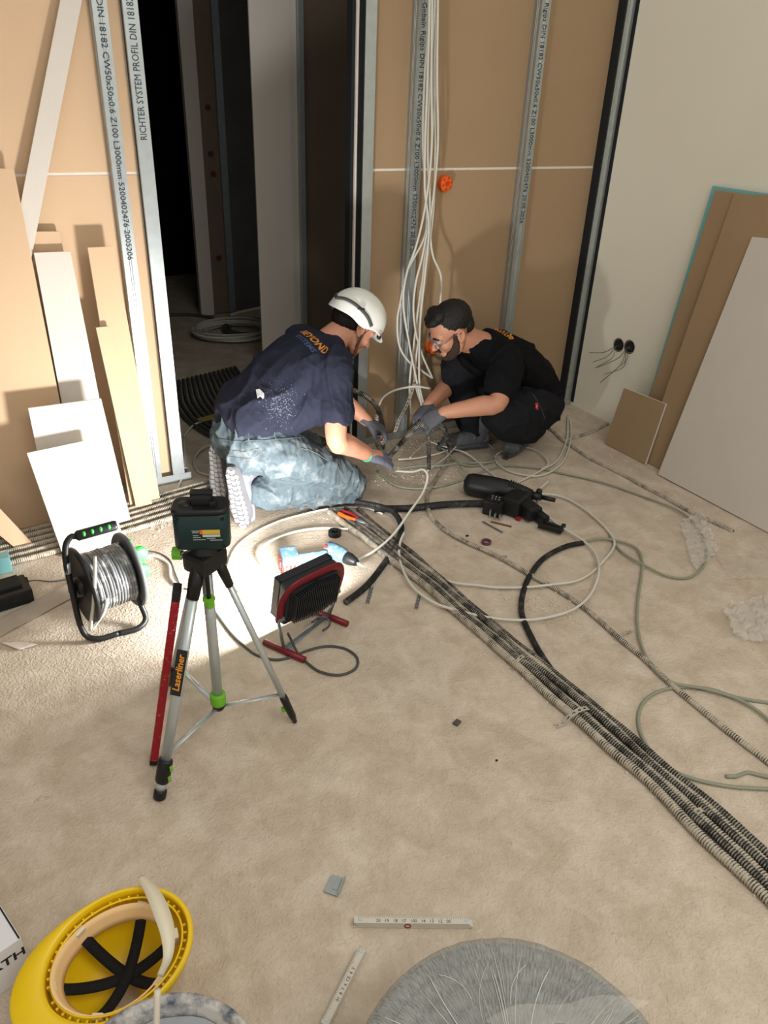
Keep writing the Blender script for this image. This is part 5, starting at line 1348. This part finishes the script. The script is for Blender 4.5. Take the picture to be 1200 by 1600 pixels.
# hair at the nape, below the helmet
bm = BM(); sph(bm, (-.040,0,.020), (.078,.083,.075), 24); sph(bm, (-.066,0,-.012), (.042,.062,.045), 20)
bmesh.ops.transform(bm, matrix=H1, verts=bm.verts[:]); mkobj('hair', organic(bm, .005, 2, wrinkle((0,0,1), .002, 90)), M['hair'], man, True)
bm = BM()
for s in (-1,1): cap_limb(bm, [(.008,s*.071,-.01),(.012,s*.064,-.05),(.030,s*.052,-.082),(.068,s*.016,-.100)], [.010,.014,.015,.015])
bmesh.ops.transform(bm, matrix=H1, verts=bm.verts[:]); mkobj('beard', organic(bm, .005, 2, wrinkle((0,0,1), .0012, 90)), mat('short_beard', (120,84,66), .7, var=.3, vs=160), man, True)
# helmet: rim dips at the nape and carries a short peak in front
hm = BM(); n = 56; rings = []
def hz(a): return .014 + .012*math.cos(a) + .010*math.sin(a)**2 - .018*math.exp(-((abs(math.atan2(math.sin(a),math.cos(a)))-1.75)/.35)**2)
for i in range(0, 15):
    v = i/14; ring = []
    for j in range(n):
        a = 2*PI*j/n; z0 = hz(a); r = math.sin(v*PI/2)
        rx, ry = .130, .108
        bul = 1+.018*math.cos(6*a)*math.sin(v*PI)*0
        ring.append(Vector((rx*r*math.cos(a)-.012, ry*r*math.sin(a)*bul, z0+(.140-z0)*math.cos(v*PI/2)**.86)))
    rings.append(ring)
for f in (.35, 1.0):
    ring = []
    for j in range(n):
        a = 2*PI*j/n; k = max(0, math.cos(a))**2.5; e = .001+.026*k
        p = rings[14][j]; d = Vector((math.cos(a), math.sin(a), 0)); ring.append(p + d*e*f + Vector((0,0,-(.008+.012*k)*f)))
    rings.append(ring)
top_ = hm.verts.new((-.012,0,.140)); VR = [[hm.verts.new(p) for p in r] for r in rings[1:]]
for j in range(n): hm.faces.new((top_, VR[0][j], VR[0][(j+1)%n]))
for A, B in zip(VR, VR[1:]):
    for j in range(n): hm.faces.new((A[j], B[j], B[(j+1)%n], A[(j+1)%n]))
bmesh.ops.recalc_face_normals(hm, faces=hm.faces[:]); solid(hm, geom=hm.faces[:], thickness=.003)
bmesh.ops.transform(hm, matrix=H1, verts=hm.verts[:]); hs = mkobj('helmet', hm, M['helw'], man, True)
def hshell(a, v, o=.002):
    z0 = hz(a); r = math.sin(v*PI/2)*(1+o/.12); return H1 @ Vector((.130*r*math.cos(a)-.012, .108*r*math.sin(a), z0+(.140-z0)*math.cos(v*PI/2)**.86+o*.5))
def band(pts, w, m, name, par, o=.0025):
    P = [hshell(math.radians(a), v, o) for a, v in pts]; Q = spline(P, .008); c = H1 @ Vector((-.012,0,.03)); bm = BM(); V = []
    for i, q in enumerate(Q):
        t = (Q[min(i+1,len(Q)-1)]-Q[max(i-1,0)]).normalized(); nn = (q-c).normalized(); s = t.cross(nn).normalized(); V.append([bm.verts.new(q-s*w/2), bm.verts.new(q+s*w/2)])
    for A, B in zip(V, V[1:]): bm.faces.new((A[0],B[0],B[1],A[1]))
    solid(bm, geom=bm.faces[:], thickness=.0018); return mkobj(name, bm, m, par, True)
band([(178,.90),(205,.84),(232,.84),(258,.86),(275,.98)], .014, M['strapg'], 'chin_strap', hs)
band([(-178+0,.90),(155,.84),(130,.84),(102,.86),(85,.98)], .014, M['strapg'], 'chin_strap', hs)
band([(300,.99),(330,.80),(0,.74),(30,.80),(60,.99)], .004, mat('helmet_groove', (150,152,148), .5), 'front_ridge', hs, .001)
bm = BM(); p = hshell(math.radians(240), .84, .004); box(bm, p, (.026,.006,.018), frame((0,0,0), (1,0,-.3), (p-H1@Vector((-.012,0,.03)))).to_3x3(), bev=.003); mkobj('strap_buckle', bm, M['blackc'], hs)
bm = BM(); tube(bm, [H1@Vector((.004,-.104,.012)), H1@Vector((.004,-.090,-.02)), H1@Vector((.020,-.074,-.075)), H1@Vector((.055,-.035,-.112))], .0035, 6, ra=.0012); mkobj('chin_strap', bm, M['strapg'], man)
bm = BM(); p = H1@Vector((.085,-.076,.012)); sph(bm, p, .008, 10); sph(bm, H1@Vector((.075,-.085,.012)), .010, 10); mkobj('visor_clip', bm, M['blackc'], hs, True)

# ------------------------------------------------------------- squatting man
mn = thing('person', 'person with dark hair, glasses and black clothes squatting by the board wall', 'person', (2.4,2.8,0))
H2 = frame((1.985,2.795,.640), (-.84,.22,-.50), (-.50,.05,.86))
LAT2 = Vector((0,1,0))
body = BM(); head_chains(body, H2)
cap_limb(body, [(2.53,2.82,.22),(2.50,2.82,.31),(2.41,2.815,.41),(2.28,2.81,.485),(2.17,2.805,.535)], [.150,.135,.150,.145,.07], [.10,.09,.105,.085,.06], lat=LAT2)
cap_limb(body, [(2.18,2.80,.54),(2.10,2.798,.575),(2.03,2.795,.60)], [.066,.060,.058])
sR2, eR2, wR2 = Vector((2.205,2.975,.50)), PY(712,592,2.95), PY(669,634,2.80)
sL2, eL2, wL2 = Vector((2.200,2.635,.505)), Vector((2.072,2.515,.372)), Vector((1.872,2.635,.318))
for s, e, w in ((sR2,eR2,wR2),(sL2,eL2,wL2)):
    cap_limb(body, [s.lerp(Vector((2.25,2.805,.52)),.35), s, s.lerp(e,.45), e, e.lerp(w,.25), e.lerp(w,.7), w], [.055,.056,.050,.044,.046,.037,.029])
kR2, aR2 = Vector((2.085,2.87,.430)), PY(742,676,2.87); kL2, aL2 = PY(780,650,2.58), Vector((2.42,2.66,.135))
hR2, hL2 = Vector((2.50,2.91,.22)), Vector((2.53,2.73,.21))
for h, k, a in ((hR2,kR2,aR2),(hL2,kL2,aL2)):
    cap_limb(body, [h, h.lerp(k,.5), k], [.09,.075,.053]); cap_limb(body, [k, k.lerp(a,.4), a], [.053,.052,.036])
HL2 = frame(wL2, (PY(645,672,2.70)-wL2), (-.2,-.5,.8)); HR2 = frame(wR2, (PY(648,660,2.74)-wR2), (-.2,.2,.9))
hand_chains(body, HL2, (.75,.8,.85,.9), .9, .97, left=True); hand_chains(body, HR2, (.8,.85,.9,.95), .9, .97)
mkobj('body', organic(body, .0048, 3), M['skin2'], mn, True)
bm = BM()
cap_limb(bm, [(2.545,2.82,.175),(2.53,2.82,.26),(2.51,2.82,.32)], [.178,.168,.155], [.118,.115,.105], lat=LAT2)
cap_limb(bm, [hR2, hR2.lerp(kR2,.5)+Vector((0,0,.0)), kR2], [.115,.098,.076]); cap_limb(bm, [kR2, kR2.lerp(aR2,.4), kR2.lerp(aR2,.8), aR2+Vector((0,0,.02))], [.076,.078,.072,.070])
cap_limb(bm, [hL2, hL2.lerp(kL2,.35)-Vector((0,0,.005)), hL2.lerp(kL2,.7), kL2], [.118,.118,.105,.082]); cap_limb(bm, [kL2, kL2.lerp(aL2,.35)-Vector((0,0,.01)), kL2.lerp(aL2,.85), aL2+Vector((.01,0,.01))], [.082,.092,.082,.074])
w3 = wrinkle((-.6,.3,.7), .009, 13, .35, 5)
pm = organic(bm, .0062, 2, w3)
for v in pm.vertices:
    if v.co.z < .05: v.co.z = .05+ (v.co.z-.05)*.3
trou2 = mkobj('trousers', pm, M['blkp'], mn, True); bt2 = bvh(pm)
bm = BM()
cap_limb(bm, [(2.555,2.82,.235),(2.52,2.82,.31),(2.435,2.818,.40),(2.335,2.812,.465),(2.235,2.81,.51),(2.155,2.805,.54),(2.115,2.80,.562)], [.178,.170,.172,.176,.162,.088,.070], [.108,.112,.118,.112,.092,.070,.064], lat=LAT2)
for s, e in ((sR2,eR2),(sL2,eL2)):
    cap_limb(bm, [s.lerp(Vector((2.25,2.805,.51)),.5), s, s.lerp(e,.35), s.lerp(e,.62)], [.082,.076,.074,.076])
s3 = wrinkle((.7,.1,-.6), .010, 9, .3, 21)
shm2 = organic(bm, .0062, 3, s3); sh2 = mkobj('shirt', shm2, M['blk'], mn, True); bs2 = bvh(shm2)
c, n = hit(bs2, 776, 512); 
text_on(bs2, 'BEYOND', .034, (2.32,2.82,.62), (0,1,0), (-1,0,.45), org, sh2, bold=.0008, sx=1.2)
text_on(bs2, 'SYSTEMS', .024, (2.36,2.82,.60), (0,1,0), (-1,0,.6), blu, sh2, bold=.0004, sx=1.2)
# red badge on the hip pocket
c, n = hit(bt2, 838, 635, .002); q = frame(c, (1,0,-.35), n)
bm = BM(); box(bm, (0,0,0), (.020,.034,.0016), bev=.0005); bmesh.ops.transform(bm, matrix=q, verts=bm.verts[:]); bd = mkobj('red_badge', bm, mat('red_badge', (190,22,48), .6), trou2)
bm = BM(); tube(bm, [Vector((-.005,.008,.0014)), Vector((.001,0,.0014)), Vector((-.005,-.008,.0014))], .0012, 5); tube(bm, [Vector((.001,0,.0014)), Vector((.007,.0,.0014))], .0012, 5)
bmesh.ops.transform(bm, matrix=q, verts=bm.verts[:]); mkobj('badge_mark', bm, mat('white_mark', (225,215,215), .6), bd)
seam(bt2, [(832,615),(838,625),(846,640),(852,655)], .0014, 'pocket_seam', M['strapg'], trou2)
glove(mn, HL2, (.75,.8,.85,.9), .9, M['gloved'], True); glove(mn, HR2, (.8,.85,.9,.95), .9, M['gloved'], False)
# boots: far one flat, near one on its toes
aa = G(764,697,0); tt = G(690,703,0); d = (tt-aa).normalized()
boot(mn, frame(aa+Vector((0,0,.001)), d, (0,0,1)), M['bootd'], M['soled'], .28, False, M['strapg'])
tt = G(792,716,0); hh = Vector((2.475,2.69,.105)); d = (tt+Vector((0,0,.0))-hh)
boot(mn, frame(tt-d.normalized()*.262+Vector((0,0,.006)), d, (.3,0,1)), M['bootd'], M['soled'], .27, True, M['strapg'])
c = G(806,700,.09)
bm = BM(); tube(bm, [aL2+Vector((-.012,0,-.02)), aL2+Vector((0,0,.02))], .056, 18, ra=.05); sk = mkobj('blue_sock', bm, mat('blue_sock', (44,56,112), .9, bump=.3, bs=200), mn, True)
# hair with a short quiff
bm = BM(); sph(bm, (-.026,0,.046), (.094,.083,.082), 26); sph(bm, (-.070,0,.0), (.042,.066,.052), 20)
for x, y, z, r in ((.046,.0,.098,.034),(.060,.024,.088,.028),(.060,-.024,.088,.028),(.074,.0,.080,.024),(.030,.03,.102,.034),(.030,-.03,.102,.034)): sph(bm, (x,y,z), (r,r,r*.8), 14)
bmesh.ops.transform(bm, matrix=H2, verts=bm.verts[:]); 
hw = wrinkle((.3,0,1), .0016, 75, .3, 2)
mkobj('hair', organic(bm, .0045, 2, hw), M['hair'], mn, True)
bm = BM()
for s in (-1,1): cap_limb(bm, [(.010,s*.071,.004),(.014,s*.067,-.035),(.024,s*.056,-.072),(.050,s*.036,-.096),(.074,s*.010,-.104)], [.008,.013,.019,.019,.018], seg=12)
for s in (-1,1): cap_limb(bm, [(.022,s*.062,-.040),(.040,s*.052,-.068),(.060,s*.036,-.086)], [.010,.014,.014], seg=12)
cap_limb(bm, [(.090,.024,-.062),(.097,.0,-.056),(.090,-.024,-.062)], [.005,.006,.005], seg=10)
bmesh.ops.transform(bm, matrix=H2, verts=bm.verts[:]); mkobj('beard', organic(bm, .004, 1, wrinkle((0,0,1), .0016, 120)), M['beard'], mn, True)
# eyes, brows
bm = BM()
for s in (-1,1): sph(bm, H2@Vector((.076,s*.031,-.004)), .0125, 14)
mkobj('eye', bm, mat('eye_white', (210,205,200), .3), mn, True)
bm = BM()
for s in (-1,1): cap_limb(bm, [(.092,s*.014,.014),(.090,s*.034,.019),(.078,s*.050,.012)], [.004,.004,.003], seg=8)
bmesh.ops.transform(bm, matrix=H2, verts=bm.verts[:]); mkobj('eyebrow', bm, M['hair'], mn, True)
# safety glasses
gls = BM()
for s in (-1,1):
    tube(gls, [Vector((.100-.010*abs(math.cos(a))*1.0*(1 if math.cos(a)*s > 0 else .2), s*.033+.029*math.cos(a), -.010+.021*math.sin(a))) for a in [2*PI*i/24 for i in range(24)]], .0016, 6, closed=True)
    tube(gls, spline([Vector((.088,s*.062,-.004)), Vector((.060,s*.076,-.002)), Vector((.0,s*.084,.010)), Vector((-.018,s*.086,.0))], .01), .0018, 6)
tube(gls, [Vector((.104,-.006,-.006)), Vector((.107,0,-.004)), Vector((.104,.006,-.006))], .0016, 6)
bmesh.ops.transform(gls, matrix=H2, verts=gls.verts[:]); gl = mkobj('glasses', gls, mat('glasses_metal', (110,112,116), .3, .7), mn, True)
bm = BM()
for s in (-1,1):
    vs_ = [bm.verts.new(H2 @ Vector((.098-.008*abs(math.cos(a)), s*.033+.028*math.cos(a), -.010+.020*math.sin(a)))) for a in [2*PI*i/20 for i in range(20)]]; bm.faces.new(vs_)
solid(bm, geom=bm.faces[:], thickness=.001); mkobj('lens', bm, mat('clear_lens', (220,228,232), .05, alpha=.25, spec=.8), gl)
